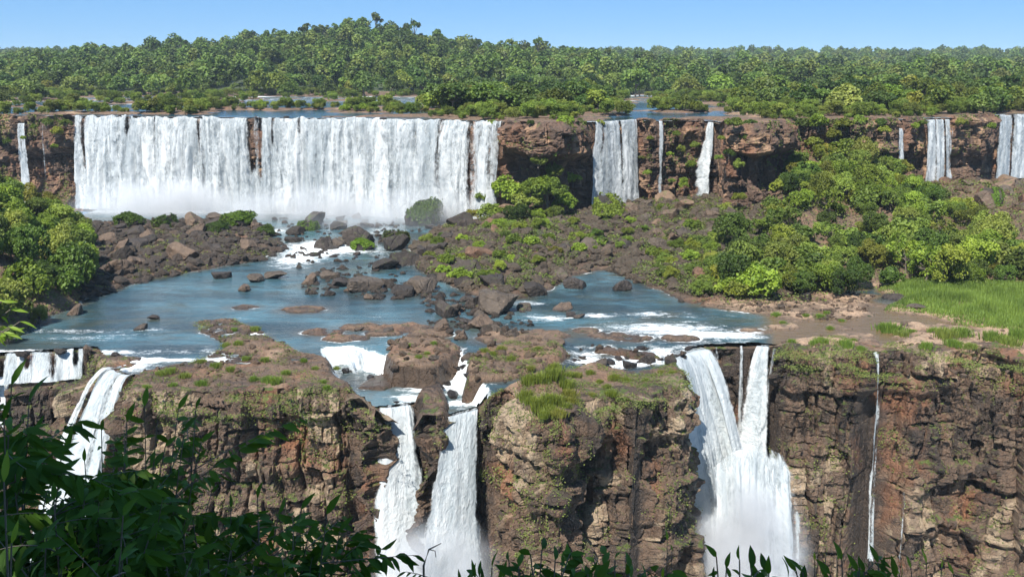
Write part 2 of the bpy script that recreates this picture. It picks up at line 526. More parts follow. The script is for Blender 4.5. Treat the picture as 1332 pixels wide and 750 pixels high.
P_LOWROCK = poly([(465, 505), (484, 490), (540, 479), (549, 484), (520, 500), (500, 508)], -36)
P_CASC = poly([(738, 442), (800, 447), (872, 450), (905, 450), (880, 470), (800, 480), (745, 470)], WL)
P_NOSE = poly([(537, 520), (545, 508), (575, 500), (584, 520), (578, 560), (545, 550)], -35)

SMALL_ISLES = [(470, 425, 3.2, .35), (522, 427, 4.2, .35), (450, 440, 3.0, .3), (395, 403, 3.5, .3), (318, 400, 2.5, .25), (560, 435, 3, .5), (500, 433, 3, .3), (420, 432, 3, .2),
               (1020, 425, 2.5, .25), (985, 430, 2.5, .2), (820, 440, 3, .25), (790, 436, 3, .25), (760, 430, 2.2, .2), (700, 436, 4, .6), (660, 440, 4, .6), (885, 440, 2.5, .3),
               (1110, 436, 3, .2), (1180, 426, 4, .35), (1230, 428, 4, .4), (835, 458, 2.0, .7), (812, 455, 1.5, .8), (880, 462, 1.2, .7), (790, 452, 1.6, .5)]

def basin(X, Y):
    """rock height and water height of the middle basin"""
    n1 = fbm(X / 9, Y / 9, seed=3, octaves=5)
    n2 = fbm(X / 2.2, Y / 2.2, seed=9, octaves=4)
    vf1, vf2, vr, _, _ = voro(X / 3.4 + 0.4 * n1, Y / 3.4 + 0.4 * n2, seed=4)
    blocky = (vr[0] - .5) * sstep(0.0, 0.18, vf2 - vf1)
    W = np.full(X.shape, WL)
    lay = np.floor((1.3 * fbm(X / 7, Y / 5, seed=203, octaves=4) + .35 * n2) * 3.0) / 3.0 * .55      # flat beds of stone one on another
    T = WL - 1.0 + 0.55 * n1 + 0.2 * n2
    wob = 1.6 * n1 + 0.9 * n2
    def lift(P, h, edge=2.0, w=1.0):
        nonlocal T
        d = sdist(P, X, Y) + wob * w
        k = sstep(edge * .6, -edge, d)
        tgt = WL + h + (0.22 * n1 + 0.08 * n2 + 0.22 * blocky + lay) * sstep(1, -2, d)
        T = T + np.maximum(tgt - T, 0) * k
        return d
    d = sdist(P_POOL2, X, Y) + 0.5 * n1
    s2 = sstep(1.6, -1.2, d)
    W = W - 3.0 * s2
    T = T - 3.0 * s2
    dc = sdist(P_CASC, X, Y)
    W = W - 0.8 * sstep(1.5, -2.5, dc)
    T = T - 0.5 * sstep(1.5, -2.5, dc)
    lift(P_LEFTFLAT, 0.5, 1.6, 1.2)
    lift(P_SLAB, 0.25, 1.2, 0.4)
    lift(P_RSHALLOW, -0.12, 4.0, 1.0)
    lift(P_RFRONT, 0.7, 3.0, 0.9)
    lift(P_RFLAT, 0.4, 2.5)
    lift(P_LEDGE, 0.9, 1.6, 0.8)
    lift(P_ROCKB, 1.2, 1.6, 0.8)
    lift(P_BUTT, 0.75, 1.5, 0.3)
    lift(P_NOSE, -1.3, 0.8, 0.2)
    lift(P_GRASS, 0.9, 2.5)
    hx, hy, _ = at_z(712, 512, WL)
    T = T + 2.3 * np.exp(-(((X - hx) / 4.5) ** 2 + ((Y - hy) / 5.5) ** 2))
    d = sdist(P_LOWROCK, X, Y) + 0.6 * n2
    T = np.maximum(T, -36.5 + 0.85 * sstep(0.8, -0.6, d) + 0.2 * n2)
    for px, py, r, h in SMALL_ISLES:
        cx_, cy_, _ = at_z(px, py, WL)
        q = np.exp(-(((X - cx_) / (r * 1.5)) ** 2 + ((Y - cy_) / r) ** 2))
        T = np.maximum(T, W - 1.0 + (1.0 + h) * np.minimum(1, 1.6 * q) + (0.5 * n2 + 0.3 * n1) * sstep(.15, .5, q))
    # talus rising to the foot of the upper cliff
    d = sdist(P_TALUS, X, Y) + wob
    inn = np.clip(-d, 0, None)
    px = CX + F_PX * X / (Y * CP + 45 * SP)
    slope = np.interp(px, [560, 660, 800, 950, 1040, 1100, 1250, 1332], [0.085, 0.12, 0.085, 0.085, 0.12, 0.12, 0.105, 0.10])
    bumps = 1.3 * fbm(X / 16, Y / 16, seed=31) + 0.6 * n1 + 1.0 * blocky + .5 * n2
    tl = WL - 1.0 + 1.5 * sstep(1.5, -3, d) + inn * slope + bumps * sstep(0, 14, inn)
    veg = np.interp(px, [980, 1050, 1110, 1180], [0, 1, 1, 0]) * sstep(70, 8, up_y(X) - Y)
    tl = tl + 8 * veg
    T = np.where(d < 1.5, np.maximum(T, tl), T)
    d = sdist(P_LFIELD, X, Y) + wob
    rough = 0.9 * n1 + 0.9 * blocky + .5 * n2
    T = np.where(d < 1.5, np.maximum(T, WL - 1.1 + 2.1 * sstep(1.5, -5, d) + rough * sstep(0, -6, d)), T)
    d = sdist(P_LBANK, X, Y) + wob
    inn = np.clip(-d, 0, None)
    T = np.where(d < 1.5, np.maximum(T, WL - 1.0 + 1.6 * sstep(1.5, -2.5, d) + np.minimum(inn * 0.62, 15) + n1 * 0.6), T)
    return T, W

# terrain grid
GX0, GX1, GY0, GY1, GD = -150.0, 175.0, 118.0, 372.0, 0.42
gx = np.arange(GX0, GX1, GD)
gy = np.arange(GY0, GY1, GD)
GX, GY = np.meshgrid(gx, gy, indexing='ij')
T, W = basin(GX, GY)
ED = sdist(EDGE_AREA, GX, GY)          # negative behind the brink
UPD = GY - up_y(GX)                    # positive beyond the upper cliff

def sample(A, x, y):
    x, y = np.asarray(x, float), np.asarray(y, float)
    fx = np.clip((x - GX0) / GD, 0, A.shape[0] - 1.001)
    fy = np.clip((y - GY0) / GD, 0, A.shape[1] - 1.001)
    i, j = fx.astype(int), fy.astype(int)
    a, b = fx - i, fy - j
    return A[i, j] * (1 - a) * (1 - b) + A[i + 1, j] * a * (1 - b) + A[i, j + 1] * (1 - a) * b + A[i + 1, j + 1] * a * b

def facemean(A):
    return (A[:-1, :-1] + A[1:, :-1] + A[1:, 1:] + A[:-1, 1:]) / 4

tone = np.clip(0.5 + 0.45 * fbm(GX / 6, GY / 6, seed=77), 0, 1)
rf = np.interp(CX + F_PX * GX / (GY * CP + 48 * SP), [880, 1010], [0, 0.62])
dk = np.maximum(sstep(2, -3, sdist(P_LFIELD, GX, GY)), 0.8 * sstep(2, -4, sdist(P_TALUS, GX, GY)) * np.interp(CX + F_PX * GX / (GY * CP + 48 * SP), [900, 1010], [1, 0.35]))
tone = np.clip(tone + rf * sstep(-8, -1, sdist(P_TALUS, GX, GY)) - .55 * dk, 0, 1)
keep = (facemean(ED) < -1.7) & (facemean(UPD) < 6)
V = np.stack([GX, GY, T], -1).reshape(-1, 3)
Vc, Fc, tc = compact(V, gridfaces(len(gx), len(gy), keep), tone.ravel())
tag(link("riverbed", mk_mesh("riverbed", Vc, Fc, [M_BED], {"tone": tc})), kind="structure")

# water of the middle river: foam where it runs steep, round rocks and before the brinks
depth = W - T
gW0, gW1 = np.gradient(W, GD)
steep = np.hypot(gW0, gW1)
PXM, PYM = project(GX, GY, W)
foam = 0.60 * sstep(0.25, 0.9, steep) * (.75 + .6 * fbm(GX / 1.6, GY / 1.6, seed=72))
dcas = sdist(P_CASC, GX, GY)
foam += 0.72 * sstep(2, -3, dcas) * (0.6 + 0.5 * fbm(GX / 3, GY / 3, seed=71))
def blob(px, py, rx, ry, z=WL):
    c = at_z(px, py, z)
    return np.exp(-(((GX - c[0]) / rx) ** 2 + ((GY - c[1]) / ry) ** 2))
for px_, py_, rx, ry, a, z in [(390, 335, 9, 18, .62, WL), (410, 318, 10, 12, .5, WL), (360, 300, 8, 8, .5, WL), (470, 325, 10, 10, .5, WL), (500, 300, 8, 14, .42, WL), (575, 320, 7, 14, .9, WL), (540, 335, 8, 7, .5, WL),
                               (345, 275, 60, 8, .5, WL), (200, 275, 45, 8, .35, WL), (560, 280, 30, 16, .5, WL), (600, 318, 6, 8, .6, WL), (735, 343, 5, 8, .5, WL),
                               (210, 468, 12, 1.6, .75, WL), (160, 478, 5, 4, .75, WL), (50, 458, 16, 1.6, 1.0, WL), (595, 485, 3.5, 8, .28, -35), (575, 502, 6, 4, .4, -35.5), (530, 520, 3, 4, .5, WL2), (600, 525, 4, 3, .5, WL2),
                               (465, 480, 6, 3.5, .45, WL2), (560, 490, 3, 2, .5, WL2), (860, 408, 9, 3, .33, WL), (900, 430, 12, 6, .42, WL), (960, 438, 10, 2, .4, WL), (710, 415, 5, 3, .4, WL), (690, 395, 4, 3, .3, WL), (780, 410, 4, 2, .4, WL),
                               (60, 430, 18, 2, .35, WL), (130, 440, 12, 5, .28, WL), (830, 425, 12, 5, .35, WL), (930, 446, 12, 2, .35, WL)]:
    foam += a * blob(px_, py_, rx, ry, z)
foam += 0.34 * sstep(0.45, 0.05, depth) * (fbm(GX / 5, GY / 5, seed=61) > 0.0)
foam += 0.46 * np.clip(fbm(GX / 14, GY / 4, seed=62) - .05, 0, 1) * sstep(330, 420, PYM) + .34 * np.clip(fbm(GX / 9, GY / 3, seed=63), 0, 1) * sstep(600, 720, PXM)
shallow = sstep(1.2, 0.15, depth) * (0.35 + 0.65 * sstep(930, 1030, PXM))
shallow = np.clip(shallow + 0.9 * sstep(990, 1060, PXM) * sstep(402, 415, PYM), 0, 1)
foam = np.clip(foam, 0, 1.3) * (1 - 0.85 * sstep(985, 1020, PXM))
Wv = W + 0.07 * fbm(GX / 1.5, GY / 1.1, seed=81) * (1 + 2 * np.clip(foam, 0, 1))
keep = (facemean(ED) < -1.5) & (facemean(UPD) < 4) & (facemean(depth) > -0.6)
V = np.stack([GX, GY, Wv], -1).reshape(-1, 3)
Vc, Fc, fo, sh = compact(V, gridfaces(len(gx), len(gy), keep), foam.ravel(), shallow.ravel())
tag(link("river", mk_mesh("river", Vc, Fc, [M_WATER], {"foam": fo, "shallow": sh}, smooth=True)), kind="structure")

# ------------------------------------------------------------------ cliffs
def resample(P, step, smooth=2):
    P = np.asarray(P, float)
    seg = np.hypot(*np.diff(P[:, :2], axis=0).T)
    s = np.concatenate([[0], np.cumsum(seg)])
    n = max(3, int(s[-1] / step))
    t = np.linspace(0, s[-1], n)
    Q = np.stack([np.interp(t, s, P[:, k]) for k in range(P.shape[1])], -1)
    for _ in range(smooth):
        Q[1:-1] = (Q[:-2] + 2 * Q[1:-1] + Q[2:]) / 4
    tan = np.gradient(Q[:, :2], axis=0)
    tan /= np.linalg.norm(tan, axis=1)[:, None] + 1e-9
    nor = np.stack([tan[:, 1], -tan[:, 0]], -1)
    return Q, t, nor

def cliff(name, P, ztop, zbot, ds, dz, mat, seed, batter=0.09, big=1.0, under=None, cell=(3.6, 6.5), nsmooth=6, carve=None, shade=None):
    Q, s, nor = resample(P, ds, 3)
    for _ in range(nsmooth):
        nor[1:-1] = (nor[:-2] + 2 * nor[1:-1] + nor[2:]) / 4
    nor /= np.linalg.norm(nor, axis=1)[:, None]
    insets = np.array([4.5, 3.4, 2.5, 1.8, 1.2, 0.7, 0.3])
    hmax = np.max(ztop(Q[:, 0], Q[:, 1]) - zbot)
    nz = int(hmax / dz)
    k = np.linspace(0, 1, nz)
    zt = ztop(Q[:, 0], Q[:, 1])
    S = np.repeat(s[:, None], nz, 1)
    D = k[None, :] * (zt - zbot)[:, None]
    Z = zt[:, None] - D
    n1 = fbm(S / 7, Z / 9, seed=seed, octaves=4)
    w1 = 0.5 * n1
    n2 = fbm(S / 2.5, Z / 3.0, seed=seed + 40, octaves=3)
    Sw, Zw = S + 1.1 * n1 + .35 * n2, Z + 1.3 * fbm(S / 9, Z / 14, seed=seed + 41, octaves=3) + .3 * n2
    cbig = np.floor((S + 1.8 * n1) / 6.2)          # major joints, across which the courses do not run on
    Zw = Zw + 11.0 * _h(cbig, cbig * 0, cbig * 0, seed + 47)
    r, u1, v1, d1 = blocks(Sw + .8 * n1, Zw, cell[0], cell[1], seed + 1)
    q, u2, v2, d2 = blocks(Sw, Zw + .12 * Sw * 0, cell[0] * .42, cell[1] * .27, seed + 2)
    f1, f2, qq, dx3, dy3 = voro(Sw / (cell[0] * .22), Zw / (cell[1] * .07), seed=seed + 3)
    disp = 1.9 * big * fbm(S / 22, Z / 34, seed=seed + 8, octaves=3)
    disp += big * ((r[0] - .5) * 2.6 + u1 * (r[1] - .5) * 2.6 + v1 * (r[2] - .45) * 1.2)
    disp -= 1.3 * big * sstep(0.42, 0.0, d1) * sstep(-.35, .1, fbm(S / 5, Z / 5, seed=seed + 50, octaves=2))
    disp += big * ((q[0] - .5) * 1.15 + u2 * (q[1] - .5) * 1.2 + v2 * (q[2] - .4) * .6)
    disp -= 0.55 * big * sstep(0.26, 0.0, d2) * sstep(-.3, .2, fbm(S / 3, Z / 3, seed=seed + 51, octaves=2))
    disp += big * ((qq[0] - .5) * 0.40 + dx3 * (qq[1] - .5) * .5 - .10 * sstep(.1, 0, f2 - f1))
    jb = (S + 1.8 * n1) / 6.2 - cbig
    disp += big * ((_h(cbig, cbig * 0, cbig * 0, seed + 48) - .5) * 1.5 - .9 * sstep(.07, 0, np.minimum(jb, 1 - jb)) * sstep(-.3, .2, fbm(S / 10, Z / 7, seed=seed + 49)))
    # rounder, bulging blocks in the weathered top course
    disp += .5 * big * fbm(S / 3, Z / 3, seed=seed + 44, octaves=2) * sstep(9, 3, D)
    # ledges
    led = vn(S / 40, Z / 3.2, seed=seed + 20)
    disp += 0.6 * big * sstep(-.1, .35, led)
    disp += 0.26 * fbm(S / 1.4, Z / 1.2, seed=seed + 12, octaves=4)
    # ledges
    led = vn(S / 40, Z / 3.2, seed=seed + 20)
    disp += 0.7 * big * sstep(-.1, .35, led)
    if under is not None:
        disp += under(S, D, Q)
    rim = sstep(0.0, 2.2, D)
    disp = disp * (0.35 + 0.65 * rim) - 0.5 * (1 - rim)
    out = disp + batter * D
    if carve is not None:
        cw = carve(Q, D)
        out = out * (1 - cw) + cw * np.minimum(out, 0.16 * np.sqrt(D) - 0.9 + 0.10 * disp)
    out[:, 0] = np.clip(out[:, 0], -0.9, 1.6)
    X = Q[:, 0][:, None] + nor[:, 0][:, None] * out
    Y = Q[:, 1][:, None] + nor[:, 1][:, None] * out
    # cap that runs back over the edge on to the rock behind
    caps = []
    for ins in insets:
        cx_ = Q[:, 0] - nor[:, 0] * ins + nor[:, 0] * out[:, 0] * (1 - ins / 4.5)
        cy_ = Q[:, 1] - nor[:, 1] * ins + nor[:, 1] * out[:, 0] * (1 - ins / 4.5)
        cz = ztop(cx_, cy_) + 0.12 + 0.3 * fbm(s / 1.3, np.full_like(s, ins / 1.2), seed=seed + 30, octaves=3) - (0.9 if ins > 4 else 0)
        caps.append(np.stack([cx_, cy_, cz], -1))
    zz = np.maximum(Z, -1e9)
    zz[:, 0] = zt + 0.05
    body = np.stack([X, Y, zz], -1)
    full = np.concatenate([np.stack(caps, 1), body], 1)
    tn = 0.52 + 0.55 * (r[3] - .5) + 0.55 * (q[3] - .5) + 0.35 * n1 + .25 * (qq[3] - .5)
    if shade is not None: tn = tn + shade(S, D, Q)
    tn = np.clip(tn, 0, 1)
    tfull = np.concatenate([np.repeat((0.5 + .4 * vn(s / 3, s * 0, seed=seed))[:, None], len(insets), 1), tn], 1)
    o = link(name, mk_mesh(name, full.reshape(-1, 3), gridfaces(len(s), full.shape[1])[:, ::-1], [mat], {"tone": tfull.ravel()}))
    tag(o, kind="structure")
    return full, nor, Q, s

def basin_top(x, y):
    return sample(T, x, y)

WET_LOW = [(494, 531, WL2), (505, 531, WL2), (520, 529, WL2), (536, 527, WL2), (580, 545, WL2), (600, 539, WL2), (620, 533, WL2), (866, 466, WL), (876, 466, WL), (888, 459, WL), (905, 452, WL), (922, 450, WL), (938, 449, WL), (955, 449, WL), (970, 448.5, WL),
           (985, 448, WL), (1004, 450, WL), (1140, 459.5, WL), (828, 529, WL), (147, 486, WL), (158, 488, WL), (168, 490, WL), (0, 461, WL), (30, 459, WL), (60, 457, WL), (90, 455, WL), (112, 453, WL), (-30, 462, WL), (-60, 464, WL)]
WET_LOW = np.array([np.append(at_z(a, b, c)[:2], 1.7 if a == 1140 else (1.1 if a == 828 else 2.2)) for a, b, c in WET_LOW])
def wet_low(x, y, f=1.0):
    m = np.zeros_like(x)
    for wx, wy, wr in WET_LOW:
        m = np.maximum(m, sstep(wr * 1.25 * f, wr * .6 * f, np.hypot(x - wx, y - wy)))
    return m

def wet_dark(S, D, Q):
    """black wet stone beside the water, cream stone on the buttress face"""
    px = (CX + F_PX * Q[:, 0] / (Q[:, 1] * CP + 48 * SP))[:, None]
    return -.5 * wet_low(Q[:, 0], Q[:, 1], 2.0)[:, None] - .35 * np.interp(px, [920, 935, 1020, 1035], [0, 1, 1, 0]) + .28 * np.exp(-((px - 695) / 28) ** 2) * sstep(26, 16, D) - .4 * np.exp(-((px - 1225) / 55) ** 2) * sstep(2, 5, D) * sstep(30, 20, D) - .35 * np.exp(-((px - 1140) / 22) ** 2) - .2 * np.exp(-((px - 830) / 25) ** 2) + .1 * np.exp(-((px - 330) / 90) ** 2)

def carve_low(Q, D):
    a, b = wet_low(Q[:, 0], Q[:, 1])[:, None], wet_low(Q[:, 0], Q[:, 1], 2.4)[:, None]
    k = sstep(2, 12, D)
    px = CX + F_PX * Q[:, 0] / (Q[:, 1] * CP + 48 * SP)
    left = sstep(126, 118, px)[:, None]
    return (a * (1 - k) + b * k) * (1 - left * sstep(2.6, 3.4, D))

def under_low(S, D, Q):
    m = wet_low(Q[:, 0], Q[:, 1])[:, None] * 0
    px = CX + F_PX * Q[:, 0] / (Q[:, 1] * CP + 48 * SP)
    rec = np.interp(px, [925, 935, 1008, 1016], [0, 1, 1, 0])[:, None]          # the wet recess of the right fall
    cave = np.exp(-((px - 752) / 14) ** 2)[:, None] * sstep(5, 9, D) * sstep(26, 18, D)
    left = np.interp(px, [-50, 118, 150, 168], [1, 1, 0.6, 0])[:, None]
    nose = np.exp(-((px - 560) / 20) ** 2)[:, None] * sstep(4, 14, D)
    flank = (2.1 * np.exp(-((px - 480) / 18) ** 2) + np.exp(-((px - 628) / 6) ** 2))[:, None] * sstep(0.5, 9, D)
    return -2.2 * m * sstep(0.3, 3, D) - 2.0 * rec - 3.5 * cave - 8.0 * nose - 2.2 * flank + left * (5.5 * sstep(3.4, 4.6, D) + 2.5 * sstep(9, 12, D) + 3 * sstep(16, 19, D))

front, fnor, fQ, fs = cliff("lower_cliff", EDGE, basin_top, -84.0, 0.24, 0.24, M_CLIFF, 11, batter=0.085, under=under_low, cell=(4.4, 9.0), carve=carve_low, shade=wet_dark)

def up_top(x, y):
    return 0.55 + 0.5 * fbm(np.asarray(x) / 7, np.asarray(y) / 7, seed=5) + 0.35 * fbm(np.asarray(x) / 2, np.asarray(y) / 2, seed=6)

MAIN_LIP = (at_z(95, 151, 0)[0], at_z(655, 159, 0)[0])
WET_LIPS = [(92, 656), (760, 830), (854, 862), (916, 933), (1202, 1238), (1294, 1420), (18, 34), (50, 62), (1168, 1178)]
def wet_mask(x):
    px = CX + F_PX * x / (np.interp(x, UP[:, 0], UP[:, 1]) * CP + 15 * SP)
    m = np.zeros_like(px)
    for a, b in WET_LIPS:
        m = np.maximum(m, sstep(a - 4, a + 3, px) * sstep(b + 4, b - 3, px))
    return m, px

def up_top2(x, y):
    m, _ = wet_mask(np.asarray(x))
    return up_top(x, y) * (1 - m) + m * (-0.25)

def under_up(S, D, Q):
    m, px = wet_mask(Q[:, 0])
    amt = np.interp(px, [-200, 90, 100, 640, 660, 750, 770, 920, 945, 1020, 1040, 1300], [5, 5, 1.0, 1.0, 5.5, 5.0, 1.5, 1.5, 4.0, 4.0, 2.0, 2.0])
    pro = np.interp(px, [650, 670, 740, 760, 930, 950, 1010, 1030], [0, 1.5, 1.5, 0, 0, 3.5, 3.5, 0])
    lvl = 10 + 4 * vn(S / 14, S * 0, seed=51)
    return -amt[:, None] * sstep(lvl - 1.5, lvl + 2.5, D) * sstep(34, 24, D) + pro[:, None] * sstep(lvl + 2, lvl - 1, D)

upc, unor, uQ, us = cliff("upper_cliff", UP, up_top2, -35.0, 0.5, 0.42, M_CLIFF_UP, 41, batter=0.03, big=1.15, under=under_up, cell=(5.0, 7.0), carve=lambda Q, D: wet_mask(Q[:, 0])[0][:, None] + 0 * D)

# ------------------------------------------------------------------ upper river, plateau and forested hills
SKY_PX = [-400, 0, 100, 200, 300, 330, 400, 480, 520, 560, 600, 700, 800, 880, 1000, 1332, 1700]
SKY_PY = [66, 65, 63, 57, 49, 44, 38, 30, 34, 43, 54, 58, 66, 74, 80, 84, 84]

def hills(x, y):
    px = CX + F_PX * x / (y * CP)
    top1 = CAM_Z + (86.5 - np.interp(px, SKY_PX, SKY_PY)) / F_PX * 1150 - 22
    h1 = np.clip(top1, 2, None) * sstep(690, 1120, y)
    h2 = (CAM_Z + (86.5 - 68) / F_PX * 2500 - 10) * sstep(1500, 2500, y)
    return np.maximum(h1, h2) + 1.0 + 2.5 * fbm(x / 120, y / 120, seed=15)

# plateau ground (river bed above the falls, islands, forest floor out to the horizon)
def plateau(x, y):
    px = CX + F_PX * x / (y * CP + 15 * SP)
    far = sstep(640, 720, y)
    isl = fbm(x / 34, y / 16, seed=21, octaves=4)
    isl = isl + 0.55 * np.interp(px, [300, 520, 600, 780, 850, 980, 1040, 1332], [0, .1, .8, .8, .1, .3, 1.2, 1.4]) * sstep(640, 560, y) - 0.12
    near = sstep(14, 3, y - up_y(x))
    b = -0.7 + 1.5 * sstep(-0.05, 0.35, isl) + 0.35 * fbm(x / 5, y / 5, seed=22)
    m, _ = wet_mask(x)
    b = b * (1 - near) + near * ((1 - m) * (0.35 + 0.4 * fbm(x / 6, y / 6, seed=23)) + m * -0.6)
    return b * (1 - far) + far * hills(x, y)

ux = np.arange(-330, 360, 1.5)
uy = np.arange(306, 742, 1.5)
UX, UY = np.meshgrid(ux, uy, indexing='ij')
PT = plateau(UX, UY)
keep = facemean(UY - up_y(UX)) > 1.6
tn = np.clip(0.55 + 0.45 * fbm(UX / 8, UY / 8, seed=78), 0, 1)
Vc, Fc, tc = compact(np.stack([UX, UY, PT], -1).reshape(-1, 3), gridfaces(len(ux), len(uy), keep), tn.ravel())
tag(link("upper_riverbed", mk_mesh("upper_riverbed", Vc, Fc, [M_BED], {"tone": tc})), kind="structure")
UW = np.zeros_like(UX) + 0.05 * fbm(UX / 3, UY / 3, seed=83)
ufoam = 0.9 * sstep(0.55, 0.05, -PT) * sstep(0.1, 0.4, fbm(UX / 20, UY / 30, seed=25) + 0.15) * sstep(380, 470, UY) + 0.35 * sstep(440, 560, UY)
ufoam += 0.5 * sstep(4, 1.5, UY - up_y(UX))
keep = (facemean(UY - up_y(UX)) > 0.6) & (facemean(PT) < 0.4)
Vc, Fc, fo = compact(np.stack([UX, UY, UW], -1).reshape(-1, 3), gridfaces(len(ux), len(uy), keep), ufoam.ravel())
tag(link("upper_river", mk_mesh("upper_river", Vc, Fc, [M_WATER_UP], {"foam": fo, "shallow": fo * 0}, smooth=True)), kind="structure")

def strip_sheet(name, x0, x1, nx, ys, zf, mat):
    X, Y = np.meshgrid(np.linspace(-1, 1, nx), ys, indexing='ij')
    X = np.where(X > 0, X * x1, -X * x0) * (Y / ys[0] if False else 1)
    Z = zf(X, Y)
    o = link(name, mk_mesh(name, np.stack([X, Y, Z], -1).reshape(-1, 3), gridfaces(nx, len(ys)), [mat], smooth=True))
    return tag(o, kind="structure")
strip_sheet("forest_hills", -2600, 2600, 160, np.concatenate([np.linspace(700, 2600, 100), np.linspace(2700, 9000, 12)]), lambda x, y: plateau(x, np.minimum(y, 2600)) - 0.3, M_SOIL)
for sgn in (-1, 1):      # ground to either side of the basin, outside the frame
    X, Y = np.meshgrid(np.linspace(sgn * 328 if sgn < 0 else 358, sgn * 2600, 30), np.linspace(300, 742, 40), indexing='ij')
    f = gridfaces(30, 40)
    tag(link("side_plateau", mk_mesh("side_plateau", np.stack([X, Y, 0.4 + 2 * fbm(X / 60, Y / 60, seed=33)], -1).reshape(-1, 3), f, [M_SOIL])), kind="structure")

# gorge floor below
X, Y = np.meshgrid(np.linspace(-400, 400, 120), np.linspace(20, 200, 60), indexing='ij')
Z = -82 + 0.3 * fbm(X / 5, Y / 5, seed=91)
fo = np.clip(0.5 + 0.9 * fbm(X / 14, Y / 10, seed=92) + sstep(115, 140, Y) * .5, 0, 1.2)
tag(link("gorge_river", mk_mesh("gorge_river", np.stack([X, Y, Z], -1).reshape(-1, 3), gridfaces(120, 60), [M_WATER], {"foam": fo.ravel(), "shallow": fo.ravel() * 0}, smooth=True)), kind="structure")

# ------------------------------------------------------------------ waterfalls
def waterfall(label, lip, zbot, mat, du, dv, kout=0.8, spread=(0, 0), gaps=(), dens=0.9, seed=0, strand=0.5, dens_fn=None, back=1.8, layers=2, slope=0.0, group=None, top=0.12, fade_edge=1.1, lip_rough=.12, face=None):
    """lip: list of world points, left to right"""
    Q, s, nor = resample(np.asarray(lip, float), du, 2)
    for _ in range(8):
        if len(nor) > 3: nor[1:-1] = (nor[:-2] + 2 * nor[1:-1] + nor[2:]) / 4
    nor /= np.linalg.norm(nor, axis=1)[:, None]
    if face is not None: nor[:] = np.array(face) / np.hypot(*face)
    L = s[-1]
    Vs, Fs, Us, As, base = [], [], [], [], 0
    for lay in range(layers):
        sd_ = seed + lay * 7
        H = Q[:, 2] - zbot
        nv = int(np.max(H) / dv) + 1
        k = np.linspace(0, 1, nv) ** 1.15
        D = k[None, :] * H[:, None]
        S = np.repeat(s[:, None], nv, 1)
        lipn = lip_rough * fbm(s / 2.6, s * 0 + seed, seed=seed + 60, octaves=3)
        grow = sstep(0, 5, D)
        st = fbm(S / 1.7, D / 16, seed=sd_, octaves=3)
        lob = fbm(S / 5.5, D / 26, seed=sd_ + 3, octaves=2)
        out = kout * np.sqrt(D + 0.02) * (1 + 0.45 * lob) + slope * D + strand * st * (0.25 + grow) + lay * 0.35
        rel = (S / L - .5)
        ragw = 0
        lat = (np.where(rel < 0, spread[0] * -2 * rel * -1, spread[1] * 2 * rel)) * (D / np.max(H)) ** 0.8
        tanx, tany = -nor[:, 1], nor[:, 0]
        X = Q[:, 0][:, None] + nor[:, 0][:, None] * out + tanx[:, None] * lat
        Y = Q[:, 1][:, None] + nor[:, 1][:, None] * out + tany[:, None] * lat
        Z = Q[:, 2][:, None] + top - D + 0.10 * st * (1 - grow) + (lipn[:, None] * (1 - grow))
        pre = []
        for b in (back, back * .66, back * .33, back * .12):
            pre.append(np.stack([Q[:, 0] - nor[:, 0] * b, Q[:, 1] - nor[:, 1] * b, Q[:, 2] + top * (1 - b / back) - 0.05 * (b / back) + lipn * (1 - b / back)], -1))
        full = np.concatenate([np.stack(pre, 1), np.stack([X, Y, Z], -1)], 1)
        d = np.full_like(S, dens)
        e = np.minimum(S, L - S)
        d = d - 0.9 * sstep(fade_edge * 0.8, 0, e + 0.5 * fade_edge * fbm(S / 2, D / 5, seed=sd_ + 5))
        for (c, w, d0, amt) in gaps:        # centre (fraction), width (m), depth reach (m), amount
            d = d - amt * np.exp(-((S - c * L + 0.3 * lob) / w) ** 2) * sstep(d0, d0 * .5, D)
        if dens_fn is not None:
            d = d + dens_fn(S / L, D / np.max(H))
        if lay: d = d - 0.28
        d = d + 0.16 * lob
        dfull = np.concatenate([np.repeat(d[:, :1], 4, 1) - 0.15, d], 1)
        u = np.concatenate([np.repeat(s[:, None], 4, 1), S + lat * 0], 1) + lay * 113.0 + seed * 31.7
        v = np.concatenate([np.repeat(np.array([[-back, -back * .6, -back * .3, -.1]]), len(s), 0), D], 1)
        nrow = full.shape[1]
        Vs.append(full.reshape(-1, 3)); Fs.append(gridfaces(len(s), nrow)[:, ::-1] + base)
        Us.append(np.stack([u, v], -1).reshape(-1, 2)); As.append(dfull.ravel())
        base += len(s) * nrow
    V_ = np.vstack(Vs)
    org = np.array([V_[:, 0].mean(), V_[:, 1].mean(), zbot])
    o = link("waterfall", mk_mesh("waterfall", V_ - org, np.vstack(Fs), [mat], {"dens": np.concatenate(As)}, uv=np.vstack(Us), smooth=True), loc=org)
    return tag(o, label, "waterfall", group)

def lipz(pts, z):
    zp = 0.0 if z > -10 else (WL if z > WL - 1.5 else z)      # the brink line lies on the level plane
    return [np.append(at_z(p[0], p[1], zp)[:2], z) for p in pts]

